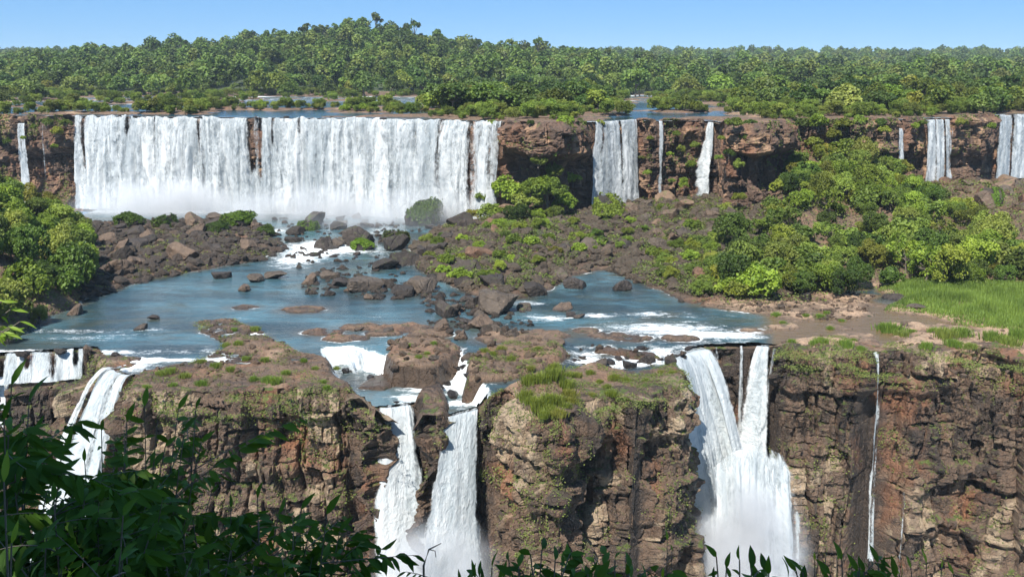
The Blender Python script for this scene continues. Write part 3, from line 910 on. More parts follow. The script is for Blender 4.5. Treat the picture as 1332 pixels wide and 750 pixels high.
waterfall("broad white curtain fall filling the upper left cliff, widest of all", lipz([(94, 151), (200, 152), (330, 153), (450, 154), (560, 156), (654, 159)], 0.0), -33.5, M_FALL_FAR, 0.45, 0.45,
          kout=0.55, strand=1.5, dens=0.92, seed=1, lip_rough=1.1, gaps=[(0.42, 1.5, 22, .95), (0.44, 0.9, 26, .6), (0.135, 0.8, 9, .6), (0.30, .7, 16, .5), (0.53, 0.8, 8, .7), (0.47, .5, 12, .6), (0.855, 1.3, 30, .5), (0.93, 1.0, 40, .45), (0.03, 1.2, 25, .5), (0.2, .5, 14, .4), (0.66, .7, 12, .4)],
          dens_fn=lambda u, v: 0.12 * sstep(.5, .95, v) - 0.22 * sstep(.84, .95, u) - 0.25 * sstep(.05, .0, u), fade_edge=1.5)
waterfall("thin white fall spilling down the dark cliff far left", lipz([(21, 150.3), (33, 150.4)], -3.0), -33, M_FALL_FAR, 0.3, 0.5, kout=0.4, seed=3, dens=.85, spread=(0.4, .4))
waterfall("threadlike fall between the far-left thin fall and the broad curtain", lipz([(52, 150.5), (58, 150.6)], -3.0), -33, M_FALL_FAR, 0.3, 0.5, kout=0.3, seed=4, dens=.6)
waterfall("faint veil of water just left of the broad curtain fall", lipz([(86, 151), (93, 151)], -1.0), -33, M_FALL_FAR, 0.3, 0.5, kout=0.3, seed=5, dens=.42)
waterfall("twin-stranded white fall behind the mossy bush, upper middle", lipz([(772, 158.3), (800, 157.3), (828, 156.3)], 0.0), -30, M_FALL_FAR, 0.35, 0.4, kout=0.5, seed=6, dens=.92, lip_rough=.4, fade_edge=1.6, spread=(3.6, 0.5), gaps=[(0.58, .6, 40, .55), (0.2, .5, 12, .4)])
waterfall("slender single strand fall on black rock in the upper middle", lipz([(855, 157.4), (863, 157.3)], -0.2), -28, M_FALL_FAR, 0.25, 0.4, kout=0.35, seed=7, dens=.85, spread=(.4, .1))
waterfall("narrow leaning white fall left of the orange rock pillar", lipz([(920, 157), (930, 157.2)], -0.6), -28, M_FALL_FAR, 0.25, 0.4, kout=0.6, seed=8, dens=1.0, spread=(4.6, 0.6))
waterfall("small fall above the bushes on the upper right cliff", lipz([(1169, 156), (1176, 155.8)], -3.0), -16, M_FALL_FAR, 0.25, 0.4, kout=0.4, seed=9, dens=.85, spread=(.3, .3))
waterfall("three-stranded white fall dropping into trees on the upper right", lipz([(1204, 154), (1221, 153.5), (1237, 153.1)], -0.6), -24, M_FALL_FAR, 0.25, 0.4, kout=0.5, seed=10, dens=.9, lip_rough=.4, fade_edge=1.5, gaps=[(.38, .5, 40, .5), (.72, .5, 40, .7), (.9, .4, 40, .3)], spread=(0.2, .5))
waterfall("faint trickle on dark rock right of the three-stranded fall", lipz([(1253, 152.6), (1260, 152.4)], -3.0), -20, M_FALL_FAR, 0.25, 0.4, kout=0.3, seed=12, dens=.35)
waterfall("white fall cut by the frame at the upper right corner", lipz([(1297, 149.5), (1315, 149), (1345, 148.5), (1400, 148)], -0.2), -24, M_FALL_FAR, 0.3, 0.4, kout=0.5, seed=13, dens=.9, lip_rough=.4, fade_edge=1.5, gaps=[(.22, .8, 40, .6), (.5, .6, 40, .4)], spread=(1.0, 0))

# lower falls
waterfall("centre-left white plunge of the front cliff, left of the rock nose", lipz([(492, 531), (504, 531), (520, 529), (538, 527)], WL2), -84, M_FALL, 0.16, 0.22, kout=1.3, face=(.12, -1), seed=21, dens=1.08, spread=(2.8, 4.2), strand=.55, gaps=[(.15, .5, 14, .4), (.5, .5, 8, .3)], slope=.05,
          dens_fn=lambda u, v: -0.2 * sstep(.25, .6, v) * sstep(.5, .2, u))
waterfall("centre-right white plunge beside the grassy buttress", lipz([(578, 545), (600, 539), (622, 533)], WL2), -84, M_FALL, 0.16, 0.22, kout=1.35, face=(-.10, -1), seed=23, dens=1.08, spread=(5.0, 3.0), strand=.55, gaps=[(.08, .5, 12, .4)], slope=.05)
waterfall("big white fall left of the right-hand cliff, left main stream", lipz([(858, 466), (873, 466), (888, 459), (905, 452.5), (926, 450.5)], WL - .6), -84, M_FALL, 0.18, 0.22, kout=1.15, seed=25, dens=1.12, spread=(1.0, 9.0), strand=.7, slope=.12, back=2.5)
waterfall("thin strand hanging left of the big fall's right stream", lipz([(925, 450), (938, 449.6)], WL - .3), -62, M_FALL, 0.16, 0.22, kout=0.35, seed=27, dens=.72, strand=.25, gaps=[(.4, .4, 20, .3)])
waterfall("broken trickle in the middle of the dark wet recess", lipz([(958, 449), (972, 448.5)], WL - .3), -60, M_FALL, 0.16, 0.22, kout=0.4, seed=28, dens=.72, strand=.3, gaps=[(.7, .5, 20, .3)])
waterfall("right stream of the big fall, leaning down to the left", lipz([(984, 448), (994, 449), (1004, 450)], WL - .3), -84, M_FALL, 0.16, 0.22, kout=0.8, seed=29, dens=1.05, spread=(6.0, 2.5), strand=.5, slope=.08)
waterfall("lacy fringe of water at the recess's right edge", lipz([(1005, 450), (1013, 456)], WL - .3), -66, M_FALL, 0.16, 0.22, kout=0.35, seed=30, dens=.55, strand=.3)
# the shelf half way down from which the right fall spreads again
sh = [at_y(925, 612, 155.0), at_y(950, 590, 155.5), at_y(984, 578, 156.0), at_y(1010, 588, 156.0), at_y(1036, 604, 156.5)]
waterfall("lower apron of the big right fall spreading over a shelf", sh, -84, M_FALL, 0.16, 0.22, kout=0.9, seed=31, dens=1.18, spread=(1.0, 0.6), strand=1.3, gaps=[(.90, .6, 30, .8), (.66, 1.6, 22, .3)], slope=.05, back=2.0, dens_fn=lambda u, v: -.5 * sstep(.06, .0, v) + .15 * sstep(.5, .9, v), fade_edge=1.5)
waterfall("narrow fall dropping from a notch in the right cliff", lipz([(1133, 460), (1140, 459.5), (1147, 460)], WL + .05), -70, M_FALL, 0.12, 0.22, kout=0.75, seed=33, dens=.98, spread=(0.6, .6), strand=.3)
waterfall("faint lower trickle right of the notch fall", [at_y(1170, 640, 158), at_y(1182, 640, 158)], -84, M_FALL, 0.12, 0.22, kout=0.3, seed=34, dens=.55, strand=.2)
waterfall("thin trickle in a groove on the buttress's right side", lipz([(826, 529), (831, 528)], WL), -58, M_FALL, 0.10, 0.2, kout=0.5, seed=35, dens=.62, strand=.25, spread=(0, 1.2))
# left falls
waterfall("low wide fall at the left edge of the pool", lipz([(-60, 464), (0, 461), (60, 457), (115, 453)], WL), -37.3, M_FALL, 0.18, 0.16, kout=1.0, seed=37, dens=.86, strand=.8, slope=.55, gaps=[(.36, .7, 5, .8), (.55, .5, 3, .7), (.74, .7, 5, .6), (.9, .5, 3, .6)], back=2.2, lip_rough=.5)
waterfall("white water tumbling on at the left frame edge below the low wide fall", [at_z(x, y, -37.4) for x, y in [(-70, 500), (-20, 498), (14, 497)]], -76, M_FALL, 0.18, 0.2, kout=1.0, seed=43, dens=1.0, strand=.5, slope=.2, spread=(1, 1))
waterfall("white cascade pouring left off the flat rock", lipz([(138, 478), (148, 485), (160, 488), (172, 490)], WL), -76, M_FALL, 0.16, 0.18, kout=1.3, seed=38, dens=.98, spread=(6.0, 2.0), strand=1.1, slope=.22, back=3.0, lip_rough=.3, gaps=[(.3, .5, 30, .5), (.7, .4, 20, .4)])
waterfall("small white fall between green clumps beside the left cascade", lipz([(92, 487), (102, 486)], -36.5), -41, M_FALL, 0.14, 0.16, kout=0.6, seed=39, dens=.85, strand=.3)
waterfall("short veil falling into the lower pool left of the centre ledge", [at_z(x, y, WL) for x, y in [(434, 462), (446, 459), (462, 456), (480, 453)]], -36.2, M_FALL, 0.14, 0.14, kout=0.9, seed=41, dens=.86, strand=.6, slope=.4, gaps=[(.15, .5, 5, .7), (.45, .4, 4, .6), (.8, .6, 5, .7)], lip_rough=.4)
waterfall("small chute between the ledge rock and the brown slab rock", [at_z(x, y, WL + .05) for x, y in [(588, 458), (598, 455), (607, 456)]], -36.1, M_FALL, 0.14, 0.14, kout=0.9, seed=42, dens=1.1, strand=.3, slope=.5, spread=(0.4, .4))

# foaming ledge pool under the low wide fall
X, Y = np.meshgrid(np.linspace(-150, -88, 60), np.linspace(146, 166, 24), indexing='ij')
ed = sdist(EDGE_AREA, X, Y)
f = gridfaces(60, 24, (facemean(ed) > .2) & (facemean(ed) < 6.2))
Vc, Fc = compact(np.stack([X, Y, -37.15 + .1 * fbm(X, Y, seed=3)], -1).reshape(-1, 3), f)
tag(link("ledge_pool", mk_mesh("ledge_pool", Vc, Fc, [M_WATER], {"foam": np.full(len(Vc), .75), "shallow": np.zeros(len(Vc))}, smooth=True)), kind="structure")
# ------------------------------------------------------------------ builders for plants and stones
def rand_dirs(n, rng):
    v = rng.normal(size=(n, 3))
    return v / np.linalg.norm(v, axis=1)[:, None]

def place_leaves(template, tf, pos, axis, nrm, size):
    """template leaf: x along the leaf, y across, z up; one copy per position"""
    n = len(pos)
    a = axis / (np.linalg.norm(axis, axis=1)[:, None] + 1e-9)
    b = np.cross(nrm, a); b /= np.linalg.norm(b, axis=1)[:, None] + 1e-9
    c = np.cross(a, b)
    B = np.stack([a, b, c], 1)                       # n,3,3 rows
    V = np.einsum('kt,ntc->nkc', template, B) * size[:, None, None] + pos[:, None, :]
    F = (tf[None] + (np.arange(n) * len(template))[:, None, None]).reshape(-1, tf.shape[1])
    return V.reshape(-1, 3), F

DIAMOND = np.array([[-.5, 0, 0], [0.0, .30, .10], [.5, 0, -.06], [0.0, -.30, .10]])
DIAMOND_F = np.array([[0, 3, 2, 1]])
BROAD = DIAMOND * np.array([1, 1.7, 1])

def tube(path, radii, k=6):
    path = np.asarray(path, float)
    t = np.gradient(path, axis=0)
    t /= np.linalg.norm(t, axis=1)[:, None] + 1e-9
    ref = np.where(np.abs(t[:, 2:3]) > .9, np.array([[1., 0, 0]]), np.array([[0., 0, 1]]))
    u = np.cross(t, ref); u /= np.linalg.norm(u, axis=1)[:, None] + 1e-9
    w = np.cross(t, u)
    ang = np.linspace(0, 2 * np.pi, k, endpoint=False)
    V = path[:, None] + np.asarray(radii)[:, None, None] * (np.cos(ang)[None, :, None] * u[:, None] + np.sin(ang)[None, :, None] * w[:, None])
    n = len(path)
    i = np.arange(n * k).reshape(n, k)
    j = np.roll(i, -1, 1)
    F = np.stack([i[:-1], j[:-1], j[1:], i[1:]], -1).reshape(-1, 4)
    return V.reshape(-1, 3), F

class Acc:
    def __init__(s): s.V, s.F, s.n, s.A = [], [], 0, []
    def add(s, V, F, a=None):
        s.V.append(V); s.F.append(F + s.n); s.n += len(V)
        s.A.append(np.full(len(V), 0.5) if a is None else a)
    def get(s): return np.vstack(s.V), np.vstack(s.F), np.concatenate(s.A)

def crown_proto(name, seed, nleaf, leaf, rx=1.0, rz=0.8, lobes=9, lobe_r=(.34, .55), base=0.25, mat=None, templ=DIAMOND, open_=0.0, flat=0.0, bottom=-0.55):
    """unit crown (radius about 1) of leaf clumps round a tapered trunk with limbs; leaf = leaf length relative to the crown radius"""
    rng = np.random.default_rng(seed)
    cs, rs = [], []
    for i in range(lobes):
        for _ in range(30):
            d = rand_dirs(1, rng)[0]
            d[2] = d[2] if d[2] > bottom else -d[2] * .6
            r_ = rng.uniform(.35, .8)
            c = d * r_ * np.array([rx, rx, rz])
            if all(np.linalg.norm(c - q) > .32 for q in cs): break
        cs.append(c); rs.append(rng.uniform(*lobe_r))
    cs, rs = np.array(cs), np.array(rs)
    pos, nrm, tint = [], [], []
    w = rs ** 2 / np.sum(rs ** 2)
    for c, r_, wi in zip(cs, rs, w):
        n = int(nleaf * wi)
        # sub-clumps on the lobe
        k = max(5, int(16 * r_ / .5))
        sub = rand_dirs(k, rng)
        sub[:, 2] = np.where(sub[:, 2] < -.5, -sub[:, 2], sub[:, 2])
        pick = rng.integers(0, k, n)
        d = sub[pick] + rng.normal(size=(n, 3)) * .34
        d /= np.linalg.norm(d, axis=1)[:, None]
        rad = r_ * (0.68 + 0.40 * rng.random(k)[pick] + rng.normal(size=n) * .06)
        p = c + d * rad[:, None] * np.array([1, 1, .85 - flat])
        pos.append(p)
        nrm.append(d * .55 + np.array([0, 0, .65]) + rng.normal(size=(n, 3)) * .42)
        lt = rng.random(k)[pick] * .5 + rng.random() * .3
        tint.append(lt + rng.random(n) * .3)
    pos, nrm, tint = np.vstack(pos), np.vstack(nrm), np.concatenate(tint)
    if open_ > 0:
        keep = fbm(pos[:, 0] * 2.4, pos[:, 1] * 2.4, pos[:, 2] * 2.4, seed=seed, octaves=2) > -0.35 + open_
        pos, nrm, tint = pos[keep], nrm[keep], tint[keep]
    nrm /= np.linalg.norm(nrm, axis=1)[:, None]
    ax = np.cross(nrm, rand_dirs(len(pos), rng)) + np.array([0, 0, -.25])
    pos[:, 2] += base + rz
    V, F = place_leaves(templ, DIAMOND_F, pos, ax, nrm, leaf * rng.uniform(.65, 1.25, len(pos)))
    me = mk_mesh(name + "_crown", V, F, [mat], {"tint": np.repeat(np.clip(tint, 0, 1), len(templ))})
    a = Acc()
    th = base + rz
    lean = rng.normal(size=2) * .08
    trunk_top = np.array([lean[0], lean[1], th * .8])
    a.add(*tube([(0, 0, -.25), (lean[0] * .3, lean[1] * .3, th * .3), trunk_top], [.075, .055, .042]))
    for c in cs[:8]:
        e = c + np.array([0, 0, base + rz])
        m_ = (trunk_top + e) / 2 + np.array([0, 0, -.06])
        a.add(*tube([trunk_top * .8, m_, e], [.034, .022, .01], 5))
    V, F, _ = a.get()
    tr = mk_mesh(name + "_trunk", V, F, [M_BARK], smooth=True)
    return me, tr

BUSH = [crown_proto("bush", 100 + i, 2600, .155, rz=.62, base=.02, lobes=12 + i % 3, lobe_r=(.24, .5), mat=M_LEAF, templ=BROAD if i % 2 else DIAMOND * np.array([1, 1.3, 1]), bottom=-.35) for i in range(5)]
LOOSE = [crown_proto("loose_bush", 120 + i, 2200, .13, rz=.75, base=.05, lobes=12, mat=M_LEAF, open_=.25, lobe_r=(.26, .42)) for i in range(2)]
TREE = [crown_proto("tree", 140 + i, 1500, .17, rz=.72, base=.22, lobes=9 + i, mat=M_FOREST, templ=BROAD) for i in range(4)]
TALL = [crown_proto("tall_tree", 160 + i, 800, .17, rx=.8, rz=.55, base=1.5, lobes=7, mat=M_FOREST, templ=BROAD, open_=.22, lobe_r=(.22, .40)) for i in range(3)]
FAR = [crown_proto("far_tree", 180 + i, 700, .23, rx=[1, .8, 1.1, .7][i], rz=[.75, .9, .6, 1.25][i], base=[.35, .5, .3, .3][i], lobes=7, open_=.1, mat=M_FOREST, templ=BROAD) for i in range(4)]
FINE = [crown_proto("fine_bush", 200 + i, 5200, .10, rz=.75, base=.05, lobes=13, mat=M_LEAF, templ=DIAMOND * np.array([1, 1.25, 1]), lobe_r=(.28, .46)) for i in range(3)]

def plant(name, proto, x, y, z, r, h=1.0, color=(1, 1, 1), rz=None):
    root = bpy.data.objects.new(name, None)
    COL.objects.link(root)
    root.empty_display_size = 0.3
    root.location = (x, y, z)
    root.scale = (r, r, r * h)
    root.rotation_euler = (0, 0, random.uniform(0, 6.28) if rz is None else rz)
    for nm, me in (("crown", proto[0]), ("trunk", proto[1])):
        o = bpy.data.objects.new(nm, me)
        COL.objects.link(o)
        o.parent = root
        o.color = (*color, 1)
    return root

# labels that single things out: by size, colour, and the landmark they stand by
LM = [(330, 215, "the broad curtain fall"), (27, 190, "the far-left thin fall"), (795, 205, "the twin-stranded fall"), (858, 210, "the slender single-strand fall"), (915, 210, "the narrow leaning fall"), (990, 180, "the orange rock pillar"),
      (1218, 185, "the three-stranded fall"), (1315, 180, "the corner fall"), (555, 270, "the round mossy dome rock"), (470, 308, "the green-capped rock"), (785, 265, "the bright mossy hummock"), (960, 335, "the dark round bush"),
      (1240, 400, "the bright tall grass"), (580, 400, "the dark midstream boulder"), (185, 415, "the two lone stones"), (545, 460, "the brown ledge rock"), (670, 470, "the large flat slab rock"), (715, 500, "the grassy buttress"), (1140, 460, "the notch fall"),
      (950, 450, "the big right fall"), (400, 340, "the white rapids"), (200, 300, "the left boulder field"), (100, 400, "the leafy left bank"), (60, 465, "the low wide fall"), (300, 440, "the flat brown shelf"), (800, 370, "the small inlet"), (700, 330, "the mid talus"),
      (1020, 400, "the pale rock flats"), (1160, 435, "the biggest green tuft"), (840, 430, "the foaming run"), (1080, 210, "the overgrown cliff hump"), (1290, 240, "the brown fallen blocks"), (480, 60, "the hill top"), (210, 130, "the left river islets"),
      (700, 120, "the wooded river island"), (920, 132, "the upper white rapids"), (1150, 110, "the right-hand wood"), (60, 110, "the left river wood"), (1250, 110, "the right frame edge wood"), (400, 130, "the upper rapids")]
PENDING = []
def want_label(o, size, kind, cat, group, px, py, extra=""):
    o['category'] = cat
    o['group'] = group
    PENDING.append((o, size, kind, px, py, extra))

ORD = ["", "first", "second", "third", "fourth", "fifth", "sixth", "seventh", "eighth", "ninth"]
def nth(i):
    return ORD[i] if i < len(ORD) else "%d%s" % (i, "th" if 10 <= i % 100 <= 20 else {1: "st", 2: "nd", 3: "rd"}.get(i % 10, "th"))
def resolve_labels():
    by = {}
    for o, size, kind, px, py, extra in PENDING:
        lx, ly, lm = min(LM, key=lambda q: (q[0] - px) ** 2 + (2.0 * (q[1] - py)) ** 2)
        dx, dy = px - lx, (py - ly) * 1.6
        rel = ("right of" if dx > 0 else "left of") if abs(dx) > abs(dy) else ("below" if dy > 0 else "above")
        if math.hypot(dx, dy) < 14: rel = "beside"
        ph = " ".join(w for w in (size, kind, extra, rel, lm) if w)
        by.setdefault(ph, []).append((px, py, o))
    for ph, L in by.items():
        L.sort(key=lambda q: (q[0], q[1]))
        for i, (px, py, o) in enumerate(L):
            o['label'] = ph if len(L) == 1 else ph + ", %s from left" % nth(i + 1)

def in_px(P, px, py):
    return bool(inpoly(P, px, py)[0])

def scatter(n, sampler, spacing, seed):
    """points with a minimum spacing; sampler(rng) -> x, y, r or None"""
    rng = np.random.default_rng(seed)
    pts = []
    tries = 0
    while len(pts) < n and tries < n * 60:
        tries += 1
        q = sampler(rng)
        if q is None: continue
        if pts:
            A = np.array(pts)
            if np.any((A[:, 0] - q[0]) ** 2 + (A[:, 1] - q[1]) ** 2 < (spacing * (A[:, 2] + q[2])) ** 2): continue
        pts.append(q)
    return pts

def bsample(x, y):
    return float(sample(T, x, y))

TONES = [("bright green", (1.25, 1.25, .9)), ("mid green", (1, 1, 1)), ("dark green", (.55, .65, .6)), ("olive green", (1.15, .95, .75)), ("pale green", (1.3, 1.2, 1.3))]
def tone_of(rng, p=(.25, .33, .2, .12, .1)):
    return TONES[rng.choice(len(TONES), p=p)]

def size_word(r, lo, hi):
    return "small" if r < lo else ("large" if r > hi else "medium")

rng = np.random.default_rng(5)
# right-hand slope: bushes and small trees from the pool up to the upper cliff
P_RSLOPE = [(838, 345), (880, 322), (925, 310), (985, 318), (1010, 262), (1012, 205), (1050, 172), (1110, 180), (1160, 215), (1205, 250), (1262, 290), (1300, 325), (1345, 335), (1400, 350), (1400, 380), (1332, 378), (1150, 374), (1095, 384), (1040, 392), (960, 394), (905, 386), (862, 368)]
def s_slope(rng):
    x, y = rng.uniform(20, 190), rng.uniform(190, 330)
    if y > up_y(x) - 3: return None
    z = bsample(x, y)
    px, py = project(x, y, z)
    if not in_px(P_RSLOPE, px, py): return None
    r = rng.uniform(2.5, 5.4)
    if px < 930: r = rng.uniform(1.4, 2.6)
    return (x, y, r)
for x, y, r in sorted(scatter(215, s_slope, .33, 12), key=lambda q: -q[1]):
    tn, colr = tone_of(rng)
    big = r > 3.4
    z = bsample(x, y)
    pr = (FINE if rng.random() < .55 else BUSH if rng.random() < .7 else LOOSE)
    pr = pr[rng.integers(len(pr))]
    o = plant("bush", pr, x, y, z - .35, r, rng.uniform(.85, 1.3), colr)
    px, py = project(x, y, z + r * .8)
    want_label(o, size_word(r, 2.6, 3.7), tn + " bush", "bush", "bushes on the right-hand slope", px, py)
for k, (px, py, r) in enumerate([(8, 424, 3.2), (38, 408, 3.0), (66, 396, 3.0), (-14, 440, 3.2), (20, 392, 3.6), (92, 384, 2.6), (108, 366, 2.8), (52, 420, 2.2), (12, 446, 1.9), (118, 348, 2.8)]):
    p0 = at_z(px, py, WL); z = bsample(p0[0], p0[1])
    tn, colr = TONES[k % 3]
    ob = plant("bush", FINE[k % 3], p0[0], p0[1], max(z, WL) - .4, r, 1.2, colr)
    want_label(ob, size_word(r, 2.5, 3.1), tn + " waterside bush", "bush", "bushes on the left bank", px, py - 20)
o = plant("bush", FINE[1], *at_z(957, 372, -31.0)[:2], -32.2, 4.7, 1.25, (.42, .52, .55))
tag(o, "dense dark round bush standing on the right bank above the pool", "bush", "bushes on the right-hand slope")

# left bank trees
def s_left(rng):
    x, y = rng.uniform(-175, -70), rng.uniform(158, 300)
    if not inpoly(P_LBANK, x, y)[0] or sdist(P_LBANK, np.array([x]), np.array([y]))[0] > -1.2: return None
    px, py = project(x, y, bsample(x, y))
    if px < -140: return None
    return (x, y, rng.uniform(3.2, 5.8))
for x, y, r in scatter(75, s_left, .36, 14):
    tn, colr = tone_of(rng, (.4, .35, .1, .05, .1))
    z = bsample(x, y)
    pr = (FINE if rng.random() < .75 else BUSH)
    o = plant("bush", pr[rng.integers(len(pr))], x, y, z - .8, r, rng.uniform(1.0, 1.45), colr)
    px, py = project(x, y, z + r)
    want_label(o, size_word(r, 3.3, 4.2), tn + " bush", "bush", "bushes on the left bank", px, py)

SHRUB_OBJ = o.children[0]
# islets above the falls
P_UPISL = [(-40, 126), (330, 132), (460, 128), (540, 118), (800, 118), (1000, 120), (1400, 118), (1400, 150), (1010, 150), (760, 152), (560, 149), (300, 144), (-40, 144)]
def s_isl(rng):
    px, py = rng.uniform(-30, 1400), rng.uniform(122, 150)
    p = at_z(px, py, 0.4)
    if p[1] < up_y(p[0]) + 2.5 or p[1] > 640: return None
    if float(plateau(np.array([p[0]]), np.array([p[1]]))[0]) < .0: return None
    r = rng.uniform(1.7, 3.6)
    if 540 < px < 790 or px > 1000 or px < 60: r = rng.uniform(3.0, 6.8)
    return (p[0], p[1], r)
def s_wood(rng):
    px, py = rng.uniform(960, 1400), rng.uniform(117, 140)
    p = at_z(px, py, 0.4)
    if p[1] < up_y(p[0]) + 12 or p[1] > 660: return None
    return (p[0], p[1], rng.uniform(4.5, 8.0))
for x, y, r in scatter(260, s_isl, .40, 21) + scatter(75, s_wood, .36, 23):
    tn, colr = tone_of(rng, (.2, .3, .15, .3, .05))
    z = float(plateau(np.array([x]), np.array([y]))[0])
    tall = r > 3.4
    pr = TREE if tall else BUSH
    o = plant("tree" if tall else "shrub", pr[rng.integers(len(pr))], x, y, z - .3, r, rng.uniform(.8, 1.15), colr)
    for c in o.children: pass
    px, py = project(x, y, z + r)
    want_label(o, size_word(r, 2.2, 4.2), tn + (" round-crowned tree" if tall else " shrub"), "tree" if tall else "shrub", "trees on the plateau above the falls" if tall else "shrubs on the river islets", px, py)

# first row of the far bank and the trees that stand clear on the skyline
def s_far(rng):
    y = rng.uniform(655, 760); x = rng.uniform(-.56, .56) * y
    return (x, y, rng.uniform(6.0, 10.5))
for x, y, r in scatter(105, s_far, .55, 22):
    tn, colr = tone_of(rng, (.15, .35, .3, .1, .1))
    z = float(plateau(np.array([x]), np.array([y]))[0])
    o = plant("tree", TREE[rng.integers(4)], x, y, z - .5, r, rng.uniform(.85, 1.25), colr)
    px, py = project(x, y, z + r * 1.5)
    want_label(o, size_word(r, 6.2, 7.7), tn + " forest tree", "tree", "trees along the far river bank", px, py)
for px, r in [(10, 5), (55, 6), (100, 7), (150, 5), (205, 7), (238, 8), (262, 6), (300, 5), (330, 7), (348, 6), (372, 6), (398, 8), (415, 7), (440, 6), (455, 7), (472, 8), (492, 10), (512, 6), (528, 7), (540, 8), (572, 9), (590, 6), (622, 6), (665, 8), (700, 7), (745, 5), (790, 6), (828, 7), (870, 6)]:
    yy = 1110 + rng.uniform(-60, 20); r = min(r, 8) * 1.2
    x = (px - CX) / F_PX * yy * CP
    z = float(plateau(np.array([x]), np.array([yy]))[0])
    o = plant("tall_tree", TALL[rng.integers(3)], x, yy, z, r, rng.uniform(1.2, 1.6), (.8, .85, .85))
    qx, qy = project(x, yy, z + 2.2 * r)
    want_label(o, size_word(r, 6, 7.5), "open-crowned tree on the skyline", "tree", "tall trees on the hill's skyline", qx, qy)

# the rest of the forest: one mass per crown shape, set out as instances of one tree
def instances(name, pts, scl, proto_obj, kind_label, seed):
    me = bpy.data.meshes.new(name)
    me.from_pydata([tuple(p) for p in pts], [], [])
    a = me.attributes.new("scl", 'FLOAT', 'POINT'); a.data.foreach_set("value", np.asarray(scl, np.float32))
    o = link(name, me)
    ng = bpy.data.node_groups.new(name, "GeometryNodeTree")
    ng.interface.new_socket("Geometry", in_out='INPUT', socket_type='NodeSocketGeometry')
    ng.interface.new_socket("Geometry", in_out='OUTPUT', socket_type='NodeSocketGeometry')
    N, L = ng.nodes, ng.links
    gi, go = N.new("NodeGroupInput"), N.new("NodeGroupOutput")
    inst = N.new("GeometryNodeInstanceOnPoints")
    oi = N.new("GeometryNodeObjectInfo"); oi.inputs["Object"].default_value = proto_obj; oi.transform_space = 'ORIGINAL'
    oi.inputs["As Instance"].default_value = True
    at = N.new("GeometryNodeInputNamedAttribute"); at.data_type = 'FLOAT'; at.inputs["Name"].default_value = "scl"
    rv = N.new("FunctionNodeRandomValue"); rv.data_type = 'FLOAT_VECTOR'
    rv.inputs[0].default_value = (-.06, -.06, 0); rv.inputs[1].default_value = (.06, .06, 6.283); rv.inputs["Seed"].default_value = seed
    L.new(gi.outputs[0], inst.inputs["Points"]); L.new(oi.outputs["Geometry"], inst.inputs["Instance"])
    L.new(rv.outputs[0], inst.inputs["Rotation"]); L.new(at.outputs[0], inst.inputs["Scale"])
    L.new(inst.outputs[0], go.inputs[0])
    md = o.modifiers.new("scatter", 'NODES'); md.node_group = ng
    return tag(o, kind_label, "forest", None, "stuff")

rngf = np.random.default_rng(31)
pts, scl = [], []
def grid_forest(y0, y1, sp, frac):
    ys = np.arange(y0, y1, sp)
    for y in ys:
        xs = np.arange(-frac * y, frac * y, sp * .95)
        jx, jy = rngf.uniform(-.45, .45, (2, len(xs))) * sp
        X, Y = xs + jx, y + jy
        pts.append(np.stack([X, Y, plateau(X, Y) - .8], -1))
        scl.append((.45 + .85 * rngf.random(len(xs)) ** 1.8) * sp * .72)
grid_forest(745, 1200, 11.0, .60)
grid_forest(1205, 2600, 17, .58)
pts, scl = np.vstack(pts), np.concatenate(scl)
pick = rngf.integers(0, 4, len(pts))
FAR_OBJ = []
for k in range(4):
    q = at_y([1360, -30, 1420, -90][k], 118, 700)          # one real tree of each shape stands at the edge of the wood
    o = plant("tree", FAR[k], q[0] * 1.08, 700 + 12 * k, float(plateau(np.array([q[0]]), np.array([700.]))[0]), 6.5, 1.0, (1, 1, 1))
    tag(o, ["leafy forest tree at the right frame edge beyond the river", "leafy forest tree at the left frame edge beyond the river", "outermost leafy forest tree past the right-hand wood", "outermost leafy forest tree past the left river wood"][k], "tree", "trees along the far river bank")
    instances("forest_canopy", pts[pick == k], scl[pick == k], o.children[0], ["unbroken green forest covering the hills behind the river", "dense rainforest canopy on the far hillside", "distant woodland mass below the skyline", "mixed green tree cover on the slopes behind the falls"][k], k)

n = 7500
Y_ = rngf.uniform(320, 720, n); X_ = rngf.uniform(-.6, .6, n) * Y_
ok = Y_ > up_y(X_) + 3
X_, Y_ = X_[ok], Y_[ok]
Z_ = plateau(X_, Y_)
qx, _ = project(X_, Y_, Z_)
ok = (Z_ > .08) & ((Y_ > 364) | (qx > 985) | ((qx > 560) & (qx < 760)))
instances("shrubbery", np.stack([X_, Y_, Z_ - .4], -1)[ok], (1.3 + 2.9 * rngf.random(ok.sum()) ** 2), SHRUB_OBJ, "low thicket covering the islets and banks of the upper river", 9)
